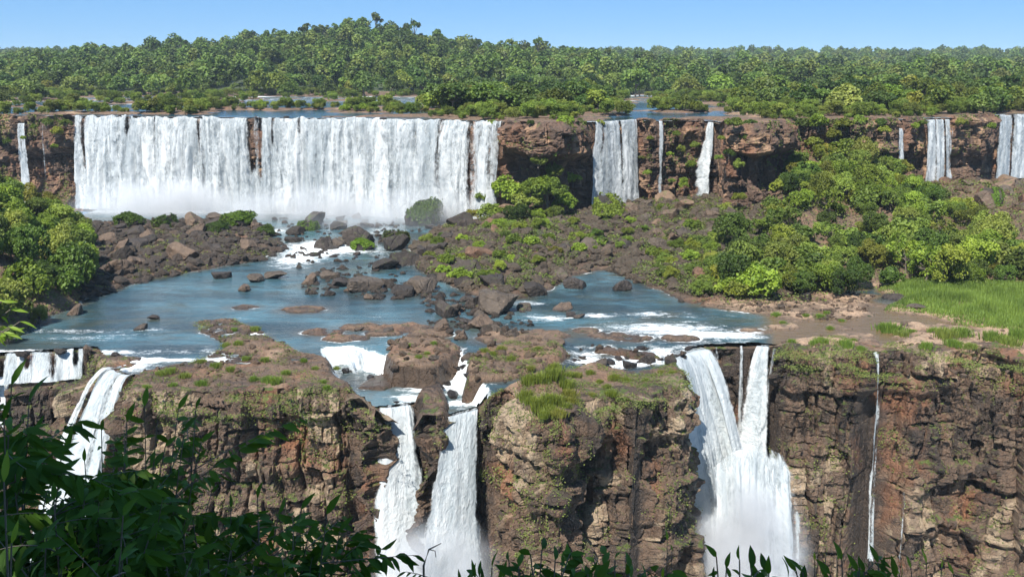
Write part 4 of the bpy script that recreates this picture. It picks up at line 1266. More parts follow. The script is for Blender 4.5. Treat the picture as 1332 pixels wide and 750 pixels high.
# ------------------------------------------------------------------ boulders
def boulder_proto(seed, squash=.75, cuts=13, sub=4):
    import bmesh
    bm = bmesh.new()
    bmesh.ops.create_icosphere(bm, subdivisions=sub, radius=1.0)
    co = np.array([v.co[:] for v in bm.verts])
    rg = np.random.default_rng(seed)
    n = rand_dirs(cuts, rg)
    h = rg.uniform(.48, .95, cuts)
    dn = co @ n.T
    r_ = np.min(np.where(dn > .05, h / np.maximum(dn, .05), 9), axis=1)
    r_ = np.minimum(r_, 1.25)
    co2 = co * r_[:, None]
    f = fbm(co2[:, 0] * 1.6, co2[:, 1] * 1.6, co2[:, 2] * 1.6, seed=seed, octaves=4)
    f1, f2, q, dx, dy = voro(co2[:, 0] * 1.7 + co2[:, 2], co2[:, 1] * 1.7 - co2[:, 2] * .6, seed=seed)
    co2 = co2 * (1 + .07 * f + .10 * (q[0] - .5))[:, None]
    co2 *= np.array([1.15, .9, squash])
    co2 /= np.abs(co2[:, :2]).max()
    F = np.array([[v.index for v in fc.verts] for fc in bm.faces])
    bm.free()
    return mk_mesh("boulder", co2, F, [M_BOULDER])
BOULD = [boulder_proto(300 + i, [.75, .6, .85, .68][i % 4]) for i in range(12)]
SMALLB = [boulder_proto(340 + i, .7, 10, 2) for i in range(6)]

GREYS = [("dark grey", (.52, .52, .56)), ("grey-brown", (.85, .82, .8)), ("brown", (1.15, 1.0, .9)), ("near-black", (.36, .36, .38))]
WARM = [("brown", (1.1, .95, .85)), ("rust-brown", (1.35, .95, .75)), ("grey-brown", (.9, .86, .82)), ("dark grey", (.58, .56, .56)), ("tan", (1.7, 1.4, 1.15))]
def put_boulder(x, y, z, r, tone, moss, proto=None, h=1.0, rz=None, tilt=.25):
    o = bpy.data.objects.new("boulder", (proto or BOULD[rng.integers(12)]))
    COL.objects.link(o)
    o.location = (x, y, z)
    o.scale = (r, r * rng.uniform(.85, 1.1), r * h)
    o.rotation_euler = (rng.uniform(-tilt, tilt), rng.uniform(-tilt, tilt), rng.uniform(0, 6.28) if rz is None else rz)
    o.color = (*tone, moss)
    return o

# named stones of the river, placed by where they stand in the water: px, py of the waterline, radius in px, height factor, tone, label
ROCKS = [(580, 411, 19, 1.1, 0, .35, "tall brown boulder with mossy top standing midstream"), (640, 408, 30, .95, 1, .1, "broad dark boulder block in midstream, widest of the pool"), (617, 400, 14, .9, 0, .0, "dark pointed stone leaning on the broad midstream block"),
         (550, 380, 22, .7, 1, .1, "grey-brown boulder upstream of the tall mossy one"), (525, 385, 17, .7, 3, .0, "near-black stone at the end of the rock line"), (470, 378, 26, .65, 1, .1, "low wide dark boulder in the line of stones"), (440, 372, 13, .7, 0, .0, "small stone left of the low wide boulder"),
         (402, 370, 16, .85, 2, .0, "brown upright stone at the rock line's left"), (425, 363, 15, .8, 1, .0, "grey boulder behind the brown upright stone"), (352, 362, 20, .7, 1, .0, "grey boulder at the tip of the left boulder field"), (318, 378, 13, .8, 2, .0, "lone brown stone left of the rock line"),
         (288, 362, 13, .7, 0, .0, "dark stone in water below the left boulder field"), (330, 366, 12, .7, 1, .0, "flat grey stone beside the boulder field tip"), (184, 428, 12, .6, 1, .0, "nearer of two lone grey stones in the left pool"), (201, 415, 10, .75, 0, .0, "farther darker of two lone stones in the left pool"),
         (96, 410, 17, .8, 2, .0, "tan rounded boulder at the foot of the left bank"), (566, 364, 11, .7, 3, .0, "small black rock alone upstream of the rock line"), (700, 384, 18, .85, 3, .0, "black wedge boulder at the talus foot"), (752, 375, 17, .7, 0, .0, "dark slab stone below the small inlet"), (806, 378, 16, .8, 0, .0, "dark cut stone right of the small inlet"),
         (735, 402, 18, .55, 2, .0, "flat-topped brown stone in the right pool"), (752, 414, 10, .5, 1, .0, "low brown stone right of the flat-topped one"), (742, 412, 9, .5, 0, .0, "little dark stone under the flat-topped brown one"), (683, 401, 10, .6, 1, .0, "small stone in the ripples right of midstream"),
         (625, 425, 18, .8, 2, .0, "brown stone below the broad midstream block"), (643, 436, 12, .8, 1, .0, "rounded stone beside the brown one"), (668, 440, 14, .6, 1, .0, "low grey stone above the flat slab rock"), (714, 449, 20, .72, 2, .0, "red-brown cube-like boulder on the slab rock"),
         (606, 420, 11, .7, 0, .0, "dark stone between midstream boulders"), (575, 432, 16, .6, 2, .0, "brown stone lying above the ledge rock"), (600, 440, 14, .6, 2, .0, "flat brown stone at the ledge rock's right"), (540, 440, 10, .5, 2, .0, "low brown stone above the ledge rock"), (505, 433, 11, .4, 1, .0, "low crust of rock left of the ledge"),
         (466, 430, 10, .4, 2, .0, "flat brown crust of rock in the left pool"), (587, 408, 12, .8, 1, .0, "stone tucked beside the tall mossy boulder"), (655, 398, 11, .9, 0, .0, "dark stone on the right of the broad block"), (604, 392, 11, .8, 0, .0, "small dark peak between the midstream rocks"),
         (820, 474, 11, .8, 3, .1, "black wet rock in the foaming run"), (845, 466, 12, .8, 0, .0, "dark rock splitting the foaming run"), (870, 470, 9, .9, 0, .5, "mossy dark rock at the brink of the big fall"), (795, 468, 10, .7, 0, .0, "wet rock at the start of the foaming run"), (782, 474, 18, .7, 1, .1, "grey-brown boulder behind the grassy buttress"), (838, 451, 10, .6, 0, .0, "low dark rock in the run's upper step"),
         (612, 485, 10, .8, 1, .0, "wet stone in the chute beside the slab rock"), (572, 505, 10, .8, 0, .0, "wet boulder on the left of the small chute"), (590, 512, 12, .8, 0, .0, "dark wet boulder above the centre-right plunge"), (565, 492, 13, .6, 1, .0, "low stone under the ledge rock"), (480, 470, 8, .7, 0, .0, "dark stone in the short veil fall"),
         (470, 318, 22, .9, 0, 1.0, "green-capped boulder in the rapids"), (425, 322, 15, .8, 0, .9, "small green-capped boulder in the rapids"), (533, 345, 26, .8, 3, .6, "dark boulder cluster base with mossy crown below the dome"), (515, 325, 20, .8, 3, .6, "dark mossy boulder above the rapids"), (495, 350, 20, .6, 3, .3, "dark wet boulder in the middle of the rapids"), (575, 345, 11, .7, 3, .1, "dark stone in the right rapids"),
         (405, 292, 17, .8, 0, .9, "mossy boulder in the spray below the curtain"), (440, 298, 14, .7, 3, .3, "dark rock in the spray mist"), (385, 305, 13, .7, 3, .2, "dark rock at the rapids head"), (570, 335, 14, .7, 3, .1, "dark rock splitting the right rapids"), (600, 300, 18, .8, 3, .3, "dark rock at the corner of the talus"), (28, 463, 9, .7, 0, .2, "wet dark rock splitting the low wide fall"), (78, 459, 8, .7, 0, .2, "small wet rock at the low wide fall's brink"), (112, 456, 9, .8, 2, .3, "brown rock at the right end of the low wide fall"), (597, 470, 5, .8, 3, .0, "black wet stone high in the small chute"), (604, 492, 6, .8, 0, .0, "wet stone low in the small chute"), (583, 497, 7, .7, 3, .1, "black wet stone left of the small chute"), (610, 506, 6, .7, 0, .0, "dark stone at the pool's exit to the centre-right plunge"), (452, 480, 6, .7, 3, .0, "black stone at the foot of the short veil fall"), (515, 520, 6, .6, 0, .0, "dark stone at the brink of the centre-left plunge"), (447, 463, 6, .8, 0, .1, "wet stone at the short veil fall's brink"), (470, 458, 7, .7, 2, .1, "brown stone at the right of the short veil fall"), (150, 482, 7, .7, 0, .1, "wet stone at the brink of the left cascade"), (1190, 405, 14, .5, 1, .0, "brown slab stone by the tall grass"), (1170, 391, 20, .5, 0, .0, "dark flat boulder at the edge of the tall grass"), (1176, 425, 7, .6, 2, .0, "little stone on the flats near the grass")]
occupied = []
for px, r, lab in [(158, 1.5, "dark rock on the broad curtain's lip, far left"), (176, 1.1, "small dark rock on the broad curtain's lip near the left end"), (262, 1.2, "dark rock on the curtain's lip left of its dark gap"), (332, 1.8, "largest rock on the curtain's lip, above the dark gap"), (372, 1.4, "dark rock on the curtain's lip just right of the gap"), (432, 1.1, "small rock on the curtain's lip at mid width"), (498, 1.3, "dark rock on the curtain's lip right of its middle"), (575, 1.5, "dark rock on the curtain's lip near the right end"), (612, 1.2, "last rock on the curtain's lip at the right end")]:
    p0 = at_z(px, np.interp(px, [q[0] for q in UP_PX], [q[1] for q in UP_PX]), 0)
    o = put_boulder(p0[0], p0[1] + .4, -.1, r, GREYS[3][1], 0, h=.8)
    tag(o, lab, "boulder", "rocks on the lip of the broad curtain fall")
for px, py, rp, h, ti, moss, lab in ROCKS:
    p0 = at_z(px, py, WL if py < 478 else (WL if 770 < px < 900 else -35.5))
    depth_ = p0[1] * CP + 48 * SP
    r = 1.08 * rp / F_PX * depth_
    tz = bsample(p0[0], p0[1]); wz = float(sample(W, p0[0], p0[1]))
    z = max(tz, wz) + r * h * .22
    t = GREYS[ti]
    o = put_boulder(p0[0], p0[1] + r * .3, z, r, t[1], moss, h=h * 1.25, tilt=.2)
    tag(o, lab, "boulder", "boulders in the river")
    occupied.append((p0[0], p0[1], r))

def field(n, region, rr, tones, group, seed, moss, spacing=.55, power=2.2, where=None):
    rg = np.random.default_rng(seed)
    x0, y0 = region.min(0); x1, y1 = region.max(0)
    def smp(rg):
        x, y = rg.uniform(x0, x1), rg.uniform(y0, y1)
        if not inpoly(region, x, y)[0] or y > up_y(x) - 2: return None
        z = bsample(x, y)
        px, py = project(x, y, z)
        if where is not None and not where(px, py, rg): return None
        return (x, y, rr[0] + (rr[1] - rr[0]) * rg.random() ** power)
    for x, y, r in scatter(n, smp, spacing, seed):
        t = tones[rng.integers(len(tones))]
        z = max(bsample(x, y), float(sample(W, x, y)) - .15 * r)
        ms = max(0, min(1, rng.normal(moss, .35)))
        o = put_boulder(x, y, z + r * rng.uniform(.0, .3), r, t[1], ms, h=rng.uniform(.8, 1.15), tilt=.5)
        px, py = project(x, y, z)
        want_label(o, size_word(r, rr[0] + .3, rr[0] + .45 * (rr[1] - rr[0])), t[0] + (" moss-topped" if ms > .6 else " bare") + " boulder", "boulder", group, px, py)
field(60, P_LFIELD, (1.7, 4.8), GREYS, "boulders of the left field", 61, .05, .40, 1.7)
P_TAL2 = poly([(640, 300), (565, 300), (536, 328), (545, 352), (600, 378), (640, 390), (690, 386), (722, 372), (745, 358), (785, 350), (832, 368), (900, 390), (1000, 388), (1120, 376), (1000, 330), (1000, 262), (800, 262), (640, 262)], WL)
field(72, P_TAL2, (1.8, 5.2), GREYS + WARM, "boulders of the middle talus", 62, .25, .40, 1.7)
field(28, poly([(1225, 215), (1400, 205), (1400, 380), (1260, 340)], -24), (2.0, 6.0), WARM, "brown blocks under the right-hand falls", 63, .25, where=lambda px, py, rg: px < 1370 and 225 < py < 345 and px > 1215 + max(0, (py - 250)))
field(14, poly([(872, 386), (900, 400), (1000, 410), (1140, 398), (1180, 392), (1150, 374), (1000, 372), (900, 378)], WL), (.7, 2.2), GREYS + WARM, "boulders along the right bank", 64, .1)

field(34, poly([(355, 284), (560, 282), (605, 312), (560, 345), (500, 372), (400, 362), (372, 330)], WL), (1.1, 3.6), GREYS[:1] + GREYS[3:] + GREYS[:2], "dark rocks standing in the rapids", 65, .35, .45, 1.6)
P_LINE = poly([(385, 372), (420, 352), (480, 360), (540, 368), (600, 378), (690, 396), (690, 440), (600, 442), (560, 425), (545, 395), (470, 388), (400, 384)], WL)
field(36, P_LINE, (.8, 2.3), GREYS, "stones of the midstream rock line", 66, .1, .45, 1.5)
# broken stone between the boulders
def rubble(name, regions, n, rr, lab, seed, tones):
    rg = np.random.default_rng(seed)
    a = Acc()
    protos = []
    for me in SMALLB:
        co = np.empty(len(me.vertices) * 3, np.float32); me.vertices.foreach_get("co", co)
        protos.append((co.reshape(-1, 3).astype(float), np.array([p.vertices[:] for p in me.polygons])))
    reg, wts = [r for r, _ in regions], [w for _, w in regions]
    left = n
    for R_, w in regions:
        m = int(n * w); x0, y0 = R_.min(0); x1, y1 = R_.max(0)
        X, Y = rg.uniform(x0, x1, m * 3), rg.uniform(y0, y1, m * 3)
        ok = inpoly(R_, X, Y) & (Y < up_y(X) - 1)
        X, Y = X[ok][:m], Y[ok][:m]
        Z = np.maximum(sample(T, X, Y), sample(W, X, Y) - .25)
        for x, y, z in zip(X, Y, Z):
            V, F = protos[rg.integers(6)]
            s = rr[0] + (rr[1] - rr[0]) * rg.random() ** 2.5
            A = Matrix.Rotation(rg.uniform(0, 6.28), 3, 'Z') @ Matrix.Rotation(rg.uniform(-.6, .6), 3, 'X')
            a.add(V @ np.array(A).T * s + np.array([x, y, z + s * .1]), F)
    V, F, _ = a.get()
    o = link(name, mk_mesh(name, V, F, [M_BOULDER]))
    o.color = (*tones, .3)
    return tag(o, lab, "rubble", None, "stuff")
rubble("rubble", [(P_LFIELD, 1.0)], 1900, (.45, 2.1), "broken dark stones strewn between the left field's boulders", 71, (.60, .57, .57))
rubble("rubble", [(poly([(1180, 232), (1230, 215), (1400, 208), (1400, 340), (1300, 330), (1240, 285)], -24), 1.0)], 900, (.6, 2.6), "broken brown stones under the upper right falls", 76, (1.15, .92, .75))
rubble("rubble", [(P_TAL2, 1.0)], 5200, (.5, 2.2), "broken brown stones covering the middle talus", 72, (.84, .78, .69))
rubble("rubble", [(P_LINE, .60), (poly([(355, 284), (560, 282), (605, 312), (560, 345), (500, 372), (400, 362), (372, 330)], WL), .60)], 950, (.3, 1.35), "small dark stones scattered in the midstream shallows", 74, (.55, .50, .48))
rubble("rubble", [(P_LEDGE, .3), (P_ROCKB, .4), (P_CASC, .3)], 260, (.25, 1.1), "broken blocks lying on the ledge rocks at the brink", 75, (.95, .8, .68))
rubble("rubble", [(P_RFLAT, .5), (P_RFRONT, .25), (P_LEFTFLAT, .3)], 1300, (.14, .75), "loose small stones on the rock flats", 73, (1.2, 1.0, .85))

def moss_cap(me, seed):
    rg = np.random.default_rng(seed)
    co = np.empty(len(me.vertices) * 3, np.float32); me.vertices.foreach_get("co", co); co = co.reshape(-1, 3).astype(float)
    nr = np.empty(len(me.vertices) * 3, np.float32); me.vertices.foreach_get("normal", nr); nr = nr.reshape(-1, 3).astype(float)
    w = np.clip(nr[:, 2] + .25, 0, 1) * (fbm(co[:, 0] * 2, co[:, 1] * 2, co[:, 2] * 2, seed=seed) > -.22)
    i = rg.choice(len(co), 5200, p=w / w.sum())
    lump = .10 * fbm(co[i, 0] * 3.2, co[i, 1] * 3.2, co[i, 2] * 3.2, seed=seed + 1, octaves=3)
    pos = co[i] * 1.02 + rg.normal(size=(len(i), 3)) * .035 + nr[i] * (.04 + lump)[:, None]
    n = nr[i] + rg.normal(size=pos.shape) * .45
    n /= np.linalg.norm(n, axis=1)[:, None]
    V, F = place_leaves(BROAD, DIAMOND_F, pos, np.cross(n, rand_dirs(len(i), rg)), n, rg.uniform(.05, .105, len(i)))
    t = np.clip(.45 + 2.5 * lump + rg.normal(size=len(i)) * .2, 0, 1)
    return mk_mesh("moss", V, F, [M_LEAF], {"tint": np.repeat(t, 4)})
MOSS = [moss_cap(BOULD[i], 800 + i) for i in range(4)]
# mossy mounds: rock with a coat of moss
def mossy(px, py, z, r, lab, h=.9, color=(1, 1, 1), tone=(.4, .4, .42), cover=1.0, cat="mossy rock"):
    p0 = at_z(px, py, z)
    zz = max(bsample(p0[0], p0[1]), WL) if p0[1] < GY1 - 2 else z
    root = bpy.data.objects.new("mossy_rock", None); COL.objects.link(root); root.location = (p0[0], p0[1], zz)
    k = int(rng.integers(4)); rot = rng.uniform(0, 6.28)
    b = bpy.data.objects.new("rock", BOULD[k]); COL.objects.link(b); b.parent = root
    b.scale = (r, r, r * h * 1.35); b.color = (*tone, 1.0); b.location = (0, 0, r * h * .3); b.rotation_euler[2] = rot
    c = bpy.data.objects.new("moss", MOSS[k]); COL.objects.link(c); c.parent = root
    c.scale = b.scale; c.location = b.location; c.rotation_euler[2] = rot; c.color = (*color, 1)
    return tag(root, lab, cat, "moss-covered rocks below the falls")
mossy(555, 285, -31.5, 7.8, "round mossy dome rock right below the broad curtain fall", .98, (.62, .75, .6))
mossy(785, 278, -26.5, 6.4, "bright mossy hummock at the foot of the twin-stranded fall", .85, (.95, 1.05, .75))
mossy(165, 291, -31.5, 7.0, "twin-humped mossy rock at the left boulder field's head", .62, (.75, .9, .6))
mossy(220, 291, -31.5, 5.2, "grey rock with thin moss right of the twin-humped one", .6, (.5, .6, .5), cover=.8)
mossy(312, 293, -31.5, 6.0, "long low mossy rock near the curtain's foot", .6, (.6, .7, .45))
mossy(345, 300, -31.5, 4.4, "small mossy rock beside the long low mossy one", .6, (.55, .62, .5))
mossy(285, 300, -31.5, 4.2, "dark mossy rock left of the long low mossy one", .6, (.4, .48, .42), cover=.8)
mossy(405, 294, -31.8, 4.0, "small green hump in the spray left of the rapids", .6, (.6, .7, .55))
mossy(520, 308, -31.8, 4.6, "spray-wet mossy rock left of the dome", .55, (.5, .58, .5))
mossy(470, 318, -31.8, 4.8, "green-capped round rock in the rapids", .62, (.8, .9, .5), cover=.85)
mossy(628, 272, -28.5, 4.8, "mossy knob at the talus's upper left corner", .8, (.7, .75, .5))
mossy(1285, 248, -20, 4.2, "mossy block under the corner fall", .95, (.75, .9, .55))

# shrubs on the middle talus
TAL_B = [(660, 262, 5.2), (640, 285, 3.6), (688, 272, 4.2), (712, 262, 4.4), (735, 275, 3.6), (672, 290, 3.4), (650, 300, 2.4), (705, 300, 2.2), (690, 320, 1.8), (668, 318, 1.8), (720, 232, 3.0), (745, 240, 3.0), (700, 215, 2.2), (730, 208, 2.5), (705, 248, 3.2), (760, 300, 1.6), (725, 330, 1.6), (650, 335, 1.6), (680, 345, 1.4),
         (850, 335, 2.2), (872, 345, 2.0), (880, 325, 2.2), (900, 340, 2.4), (860, 318, 1.6), (838, 300, 1.3), (945, 280, 2.6), (960, 262, 2.2), (925, 262, 1.8), (975, 240, 2.2), (990, 255, 2.8), (950, 240, 1.8), (890, 245, 1.6), (880, 270, 1.6), (632, 262, 2.6), (615, 285, 2.2), (660, 330, 1.8), (700, 345, 1.7), (676, 300, 2.2), (600, 315, 1.6), (625, 325, 1.5), (745, 295, 1.8), (770, 325, 1.6), (815, 315, 1.6), (820, 290, 1.6), (640, 360, 1.5), (720, 285, 2.4), (690, 255, 3.0), (905, 300, 1.8), (930, 295, 2.0)]
rgt = np.random.default_rng(88)
TAL_B += [(rgt.uniform(545, 720), rgt.uniform(285, 370), rgt.uniform(1.2, 2.2)) for _ in range(22)] + [(rgt.uniform(745, 900), rgt.uniform(272, 335), rgt.uniform(1.2, 2.2)) for _ in range(16)]
for px, py, r in [(a_, b_, c_ * (1.25 if a_ < 760 else 1.1)) for a_, b_, c_ in TAL_B]:
    p0 = at_z(px, py, -30)
    for _ in range(4):
        z = bsample(p0[0], min(p0[1], up_y(p0[0]) - 2)); p0 = at_z(px, py, z)
        if p0[1] > up_y(p0[0]) - 2:
            p0 = at_y(px, py, up_y(p0[0]) - 2.0); break
    tn, colr = tone_of(rng, (.5, .25, .05, .1, .1))
    pr = BUSH if rng.random() < .6 else FINE
    o = plant("shrub", pr[rng.integers(len(pr))], p0[0], p0[1], max(p0[2], z if p0[1] < up_y(p0[0]) - 3 else p0[2]) - .3, r, rng.uniform(.8, 1.05), colr)
    want_label(o, size_word(r, 1.9, 3.2), tn + " low shrub", "shrub", "shrubs on the middle talus", px, py - r * 3)

# bushes along the brink of the upper cliff and hanging from its ledges
HANG = [(955, 160, 2.6), (975, 158, 2.2), (1040, 158, 3.4), (1065, 160, 3.6), (1095, 160, 3.2), (1118, 158, 2.6), (1145, 156, 2.4), (1030, 175, 2.8), (1060, 185, 3.0), (1085, 178, 3.0), (1020, 195, 2.6), (1040, 210, 2.8), (1105, 195, 3.0), (1130, 190, 2.6), (735, 150, 2.8), (755, 153, 2.2), (640, 158, 1.6), (905, 190, 1.8), (900, 215, 2.0), (935, 205, 1.6), (938, 180, 1.3), (890, 235, 1.6), (968, 178, 2.2), (60, 160, 2.4), (75, 172, 2.2), (45, 165, 1.5), (85, 160, 2.0), (70, 190, 1.6), (10, 185, 1.6), (30, 180, 1.2), (880, 175, 1.4), (835, 205, 1.2), (1150, 205, 2.4), (1290, 165, 1.6), (1150, 170, 2.2), (655, 175, 1.2), (1250, 148, 2.0), (720, 200, 2.0), (742, 205, 1.8), (705, 195, 1.8), (748, 185, 1.5), (715, 180, 1.3), (845, 180, 1.2), (872, 200, 1.3), (885, 195, 1.6), (948, 200, 1.8), (960, 215, 2.0), (1000, 220, 2.2), (1005, 205, 1.8), (842, 225, 1.4), (875, 235, 1.4), (690, 160, 1.3), (1200, 150, 1.6), (1255, 158, 1.5), (1190, 165, 1.5), (780, 152, 1.5)]
for px, py, r in HANG:
    Yc = float(up_y(at_z(px, 157, 0)[0])) - 1.0
    p0 = at_y(px, py, Yc)
    if py < 160: p0 = at_y(px, 160, Yc + 1.5)
    tn, colr = tone_of(rng, (.3, .35, .2, .1, .05))
    o = plant("shrub", BUSH[rng.integers(5)], p0[0], p0[1], p0[2] - r * .6, r, rng.uniform(.8, 1.2), colr)
    want_label(o, size_word(r, 1.7, 2.7), tn + " cliff shrub", "shrub", "shrubs clinging to the upper cliff", px, py)

# grass tufts on the flats, the buttress and the ledges
def blades(n, r, h, w, rng, droop=.35):
    P_ = rng.normal(size=(n, 2)) * r * .5
    d = rand_dirs(n, rng); d[:, 2] = 0
    hh = h * rng.uniform(.6, 1.15, n)
    side = np.stack([-d[:, 1], d[:, 0], d[:, 2] * 0], -1)
    side /= np.linalg.norm(side, axis=1)[:, None] + 1e-9
    out = np.concatenate([P_ / (r + 1e-9), np.zeros((n, 1))], 1) * .5 + d * .6
    b0 = np.concatenate([P_, np.zeros((n, 1)) - .05], 1)
    b1 = b0 + np.array([0, 0, 1]) * hh[:, None] * .6 + out * hh[:, None] * droop * .4
    b2 = b0 + np.array([0, 0, 1]) * hh[:, None] * .95 + out * hh[:, None] * droop
    V = np.stack([b0 - side * w, b0 + side * w, b1 + side * w * .8, b1 - side * w * .8, b2], 1)
    i = np.arange(n)[:, None] * 5
    F = np.vstack([i + np.array([[0, 1, 2, 3]]), i + np.array([[3, 2, 4, 4]])])
    F3 = np.vstack([i + np.array([[0, 1, 2]]), i + np.array([[0, 2, 3]]), i + np.array([[3, 2, 4]])])
    t = np.repeat(rng.random(n) * .7, 5) + np.tile([0, 0, .2, .2, .3], n)
    return V.reshape(-1, 3), F3, t
TUFT = []
for i in range(4):
    rg = np.random.default_rng(400 + i)
    V, F, t = blades(420, 1.0, .85, .05, rg, .5)
    TUFT.append(mk_mesh("grass_tuft", V, F, [M_GRASS], {"tint": np.clip(t, 0, 1)}))
TUFTS = [(1158, 432, 10), (1172, 436, 6), (1150, 428, 6), (1185, 432, 4), (1066, 413, 4), (1010, 409, 4), (1060, 448, 5), (1100, 452, 7), (1068, 446, 6), (1120, 455, 4), (1080, 428, 3), (1110, 444, 3), (1095, 418, 3), (1230, 438, 9), (1250, 436, 8), (1240, 450, 7), (1205, 452, 6), (1215, 430, 5), (1290, 442, 9), (1310, 448, 10), (1325, 440, 9), (1262, 452, 6), (1030, 446, 4), (1018, 420, 3), (1075, 408, 3), (1048, 410, 3),
         (295, 448, 5), (310, 447, 4), (332, 430, 4), (305, 430, 3), (210, 488, 6), (222, 484, 5), (262, 470, 4), (240, 490, 5), (348, 496, 5), (358, 498, 6), (345, 470, 4), (320, 468, 4), (372, 486, 4), (300, 482, 4), (280, 478, 5), (262, 500, 5), (225, 502, 4), (330, 494, 4), (190, 505, 4), (420, 498, 4), (410, 480, 3), (438, 480, 3), (395, 470, 3), (425, 505, 4), (272, 460, 3),
         (533, 450, 3), (565, 447, 3), (545, 465, 3), (555, 460, 3), (615, 465, 4), (640, 462, 4), (652, 456, 4), (665, 468, 4), (630, 458, 4), (700, 455, 3), (690, 478, 4),
         (700, 528, 8), (715, 535, 8), (728, 540, 7), (690, 522, 7), (708, 542, 6), (742, 522, 7), (722, 486, 7), (740, 490, 6), (684, 510, 7),
         (690, 500, 8), (705, 494, 9), (720, 498, 9), (735, 502, 8), (715, 510, 9), (725, 522, 8), (740, 512, 7), (700, 515, 7), (735, 530, 6), (750, 490, 5), (768, 486, 4), (800, 492, 5), (815, 496, 4), (790, 505, 4), (840, 495, 3), (780, 498, 3), (640, 508, 3), (660, 505, 3), (860, 485, 3), (770, 515, 4), (795, 512, 5), (875, 486, 4)]
for px, py, rp in TUFTS:
    z = WL
    for _ in range(4):
        p0 = at_z(px, py, z); z = max(bsample(p0[0], p0[1]), WL - 2)
    r = rp * 1.25 / F_PX * (p0[1] * CP + 48 * SP)
    o = bpy.data.objects.new("grass_tuft", TUFT[rng.integers(4)]); COL.objects.link(o)
    o.location = (p0[0], p0[1], z); o.scale = (r, r, r * rng.uniform(1.1, 1.6)); o.rotation_euler[2] = rng.uniform(0, 6.28)
    o.color = (1.1, .85, .8, 1) if 620 < px < 900 else (1, .95, .9, 1)
    want_label(o, size_word(rp, 3.5, 6.5), "bright green grass tuft", "grass tuft", "grass tufts on the rock flats", px, py)

# the field of tall bright grass
rg = np.random.default_rng(77)
x0, y0 = P_GRASS.min(0); x1, y1 = P_GRASS.max(0)
X, Y = rg.uniform(x0, min(x1, 140), 90000), rg.uniform(y0, y1, 90000)
dd = sdist(P_GRASS, X, Y) + 2.0 * fbm(X / 6, Y / 6, seed=95)
ok = dd < -.3
X, Y, dd = X[ok], Y[ok], dd[ok]
V, F, t = blades(len(X), .01, 1.0, .055, rg, .55)
hh = (1.2 * sstep(-.2, -5, dd) + .5) * (1 + .75 * fbm(X / 3.5, Y / 3.5, seed=96, octaves=3))
V = V.reshape(-1, 5, 3)
V[:, :, :2] *= 1.0
V = V * np.stack([np.ones_like(hh), np.ones_like(hh), hh], -1)[:, None, :]
V = V + np.stack([X, Y, sample(T, X, Y)], -1)[:, None, :]
t = np.clip(t + np.repeat(.9 * fbm(X / 5, Y / 3.5, seed=97), 5), 0, 1)
tag(link("tall_grass", mk_mesh("tall_grass", V.reshape(-1, 3), F, [M_GRASS], {"tint": t})), "bright green tall grass filling the right river flat", "grass", None, "stuff")

# ground cover: low leaves over the talus and the slope, and plants on the ledges of the cliffs
def cover(name, X, Y, Z, N, size, lab, seed, mat=M_COVER, rise=.5):
    rg = np.random.default_rng(seed)
    n = len(X)
    pos = np.stack([X, Y, Z], -1) + rg.random((n, 1)) * N * rise + rg.normal(size=(n, 3)) * .12
    nr = N * .6 + np.array([0, 0, .5]) + rg.normal(size=(n, 3)) * .5
    nr /= np.linalg.norm(nr, axis=1)[:, None]
    ax = np.cross(nr, rand_dirs(n, rg))
    V, F = place_leaves(DIAMOND * np.array([1, 1.3, 1]), DIAMOND_F, pos, ax, nr, size * rg.uniform(.6, 1.3, n))
    ti = np.clip(.5 + .4 * fbm(X / 4, Y / 4, Z / 4, seed=seed) + rg.normal(size=n) * .2, 0, 1)
    return tag(link(name, mk_mesh(name, V, F, [mat], {"tint": np.repeat(ti, 4)})), lab, "undergrowth", None, "stuff")
def scatter_cover(Pg, n, thr, size, lab, seed, sc=5.0, rise=.7, lim=None):
    rg = np.random.default_rng(seed)
    x0, y0 = Pg.min(0); x1, y1 = Pg.max(0)
    X, Y = rg.uniform(x0, x1, n), rg.uniform(y0, y1, n)
    f = fbm(X / sc, Y / sc, seed=seed, octaves=4)
    if lim is not None: f = f + lim(X, Y)
    ok = inpoly(Pg, X, Y) & (f > thr) & (Y < up_y(X) - 1)
    X, Y, f = X[ok], Y[ok], f[ok]
    Z = sample(T, X, Y)
    N = np.tile([[0, 0, 1.0]], (len(X), 1)) * (.4 + 3 * np.clip(f - thr, 0, .4))[:, None]
    cover("ground_cover", X, Y, Z, N, size, lab, seed, rise=rise)
def tl_lim(X, Y):
    px, py = project(X, Y, sample(T, X, Y))
    return np.interp(px, [560, 600, 640, 720, 760, 800, 840, 870, 920], [-.05, .14, .26, .22, .0, -.1, .1, .3, .38])
scatter_cover(P_TAL2, 220000, .14, .48, "light green creepers spread over the middle talus", 81, 4.0, 1.1, tl_lim)
scatter_cover(poly([(838, 350), (870, 372), (905, 392), (960, 400), (1040, 398), (1150, 380), (1332, 384), (1420, 384), (1420, 215), (1200, 205), (1010, 205), (1000, 300)], WL), 190000, -.28, .55, "undergrowth between the bushes of the right slope", 82, 7, 1.2)
scatter_cover(P_LFIELD, 60000, .22, .45, "sparse green plants in the left boulder field", 83, 4)
scatter_cover(P_LBANK, 90000, -.25, .5, "undergrowth under the left bank's bushes", 84, 6, 1.0)
scatter_cover(np.vstack([P_LEFTFLAT]), 70000, .16, .2, "low moss and herbs over the flat brown shelf", 85, 3.0, .35)
scatter_cover(np.vstack([P_BUTT]), 50000, .12, .2, "low herbs over the buttress top", 86, 2.5, .4)
scatter_cover(np.vstack([P_ROCKB]), 20000, .15, .2, "low herbs over the large flat slab rock", 87, 2.5, .4)
scatter_cover(np.vstack([P_RFRONT]), 120000, .14, .24, "grass and herbs on the right rock flats", 88, 4.0, .4)

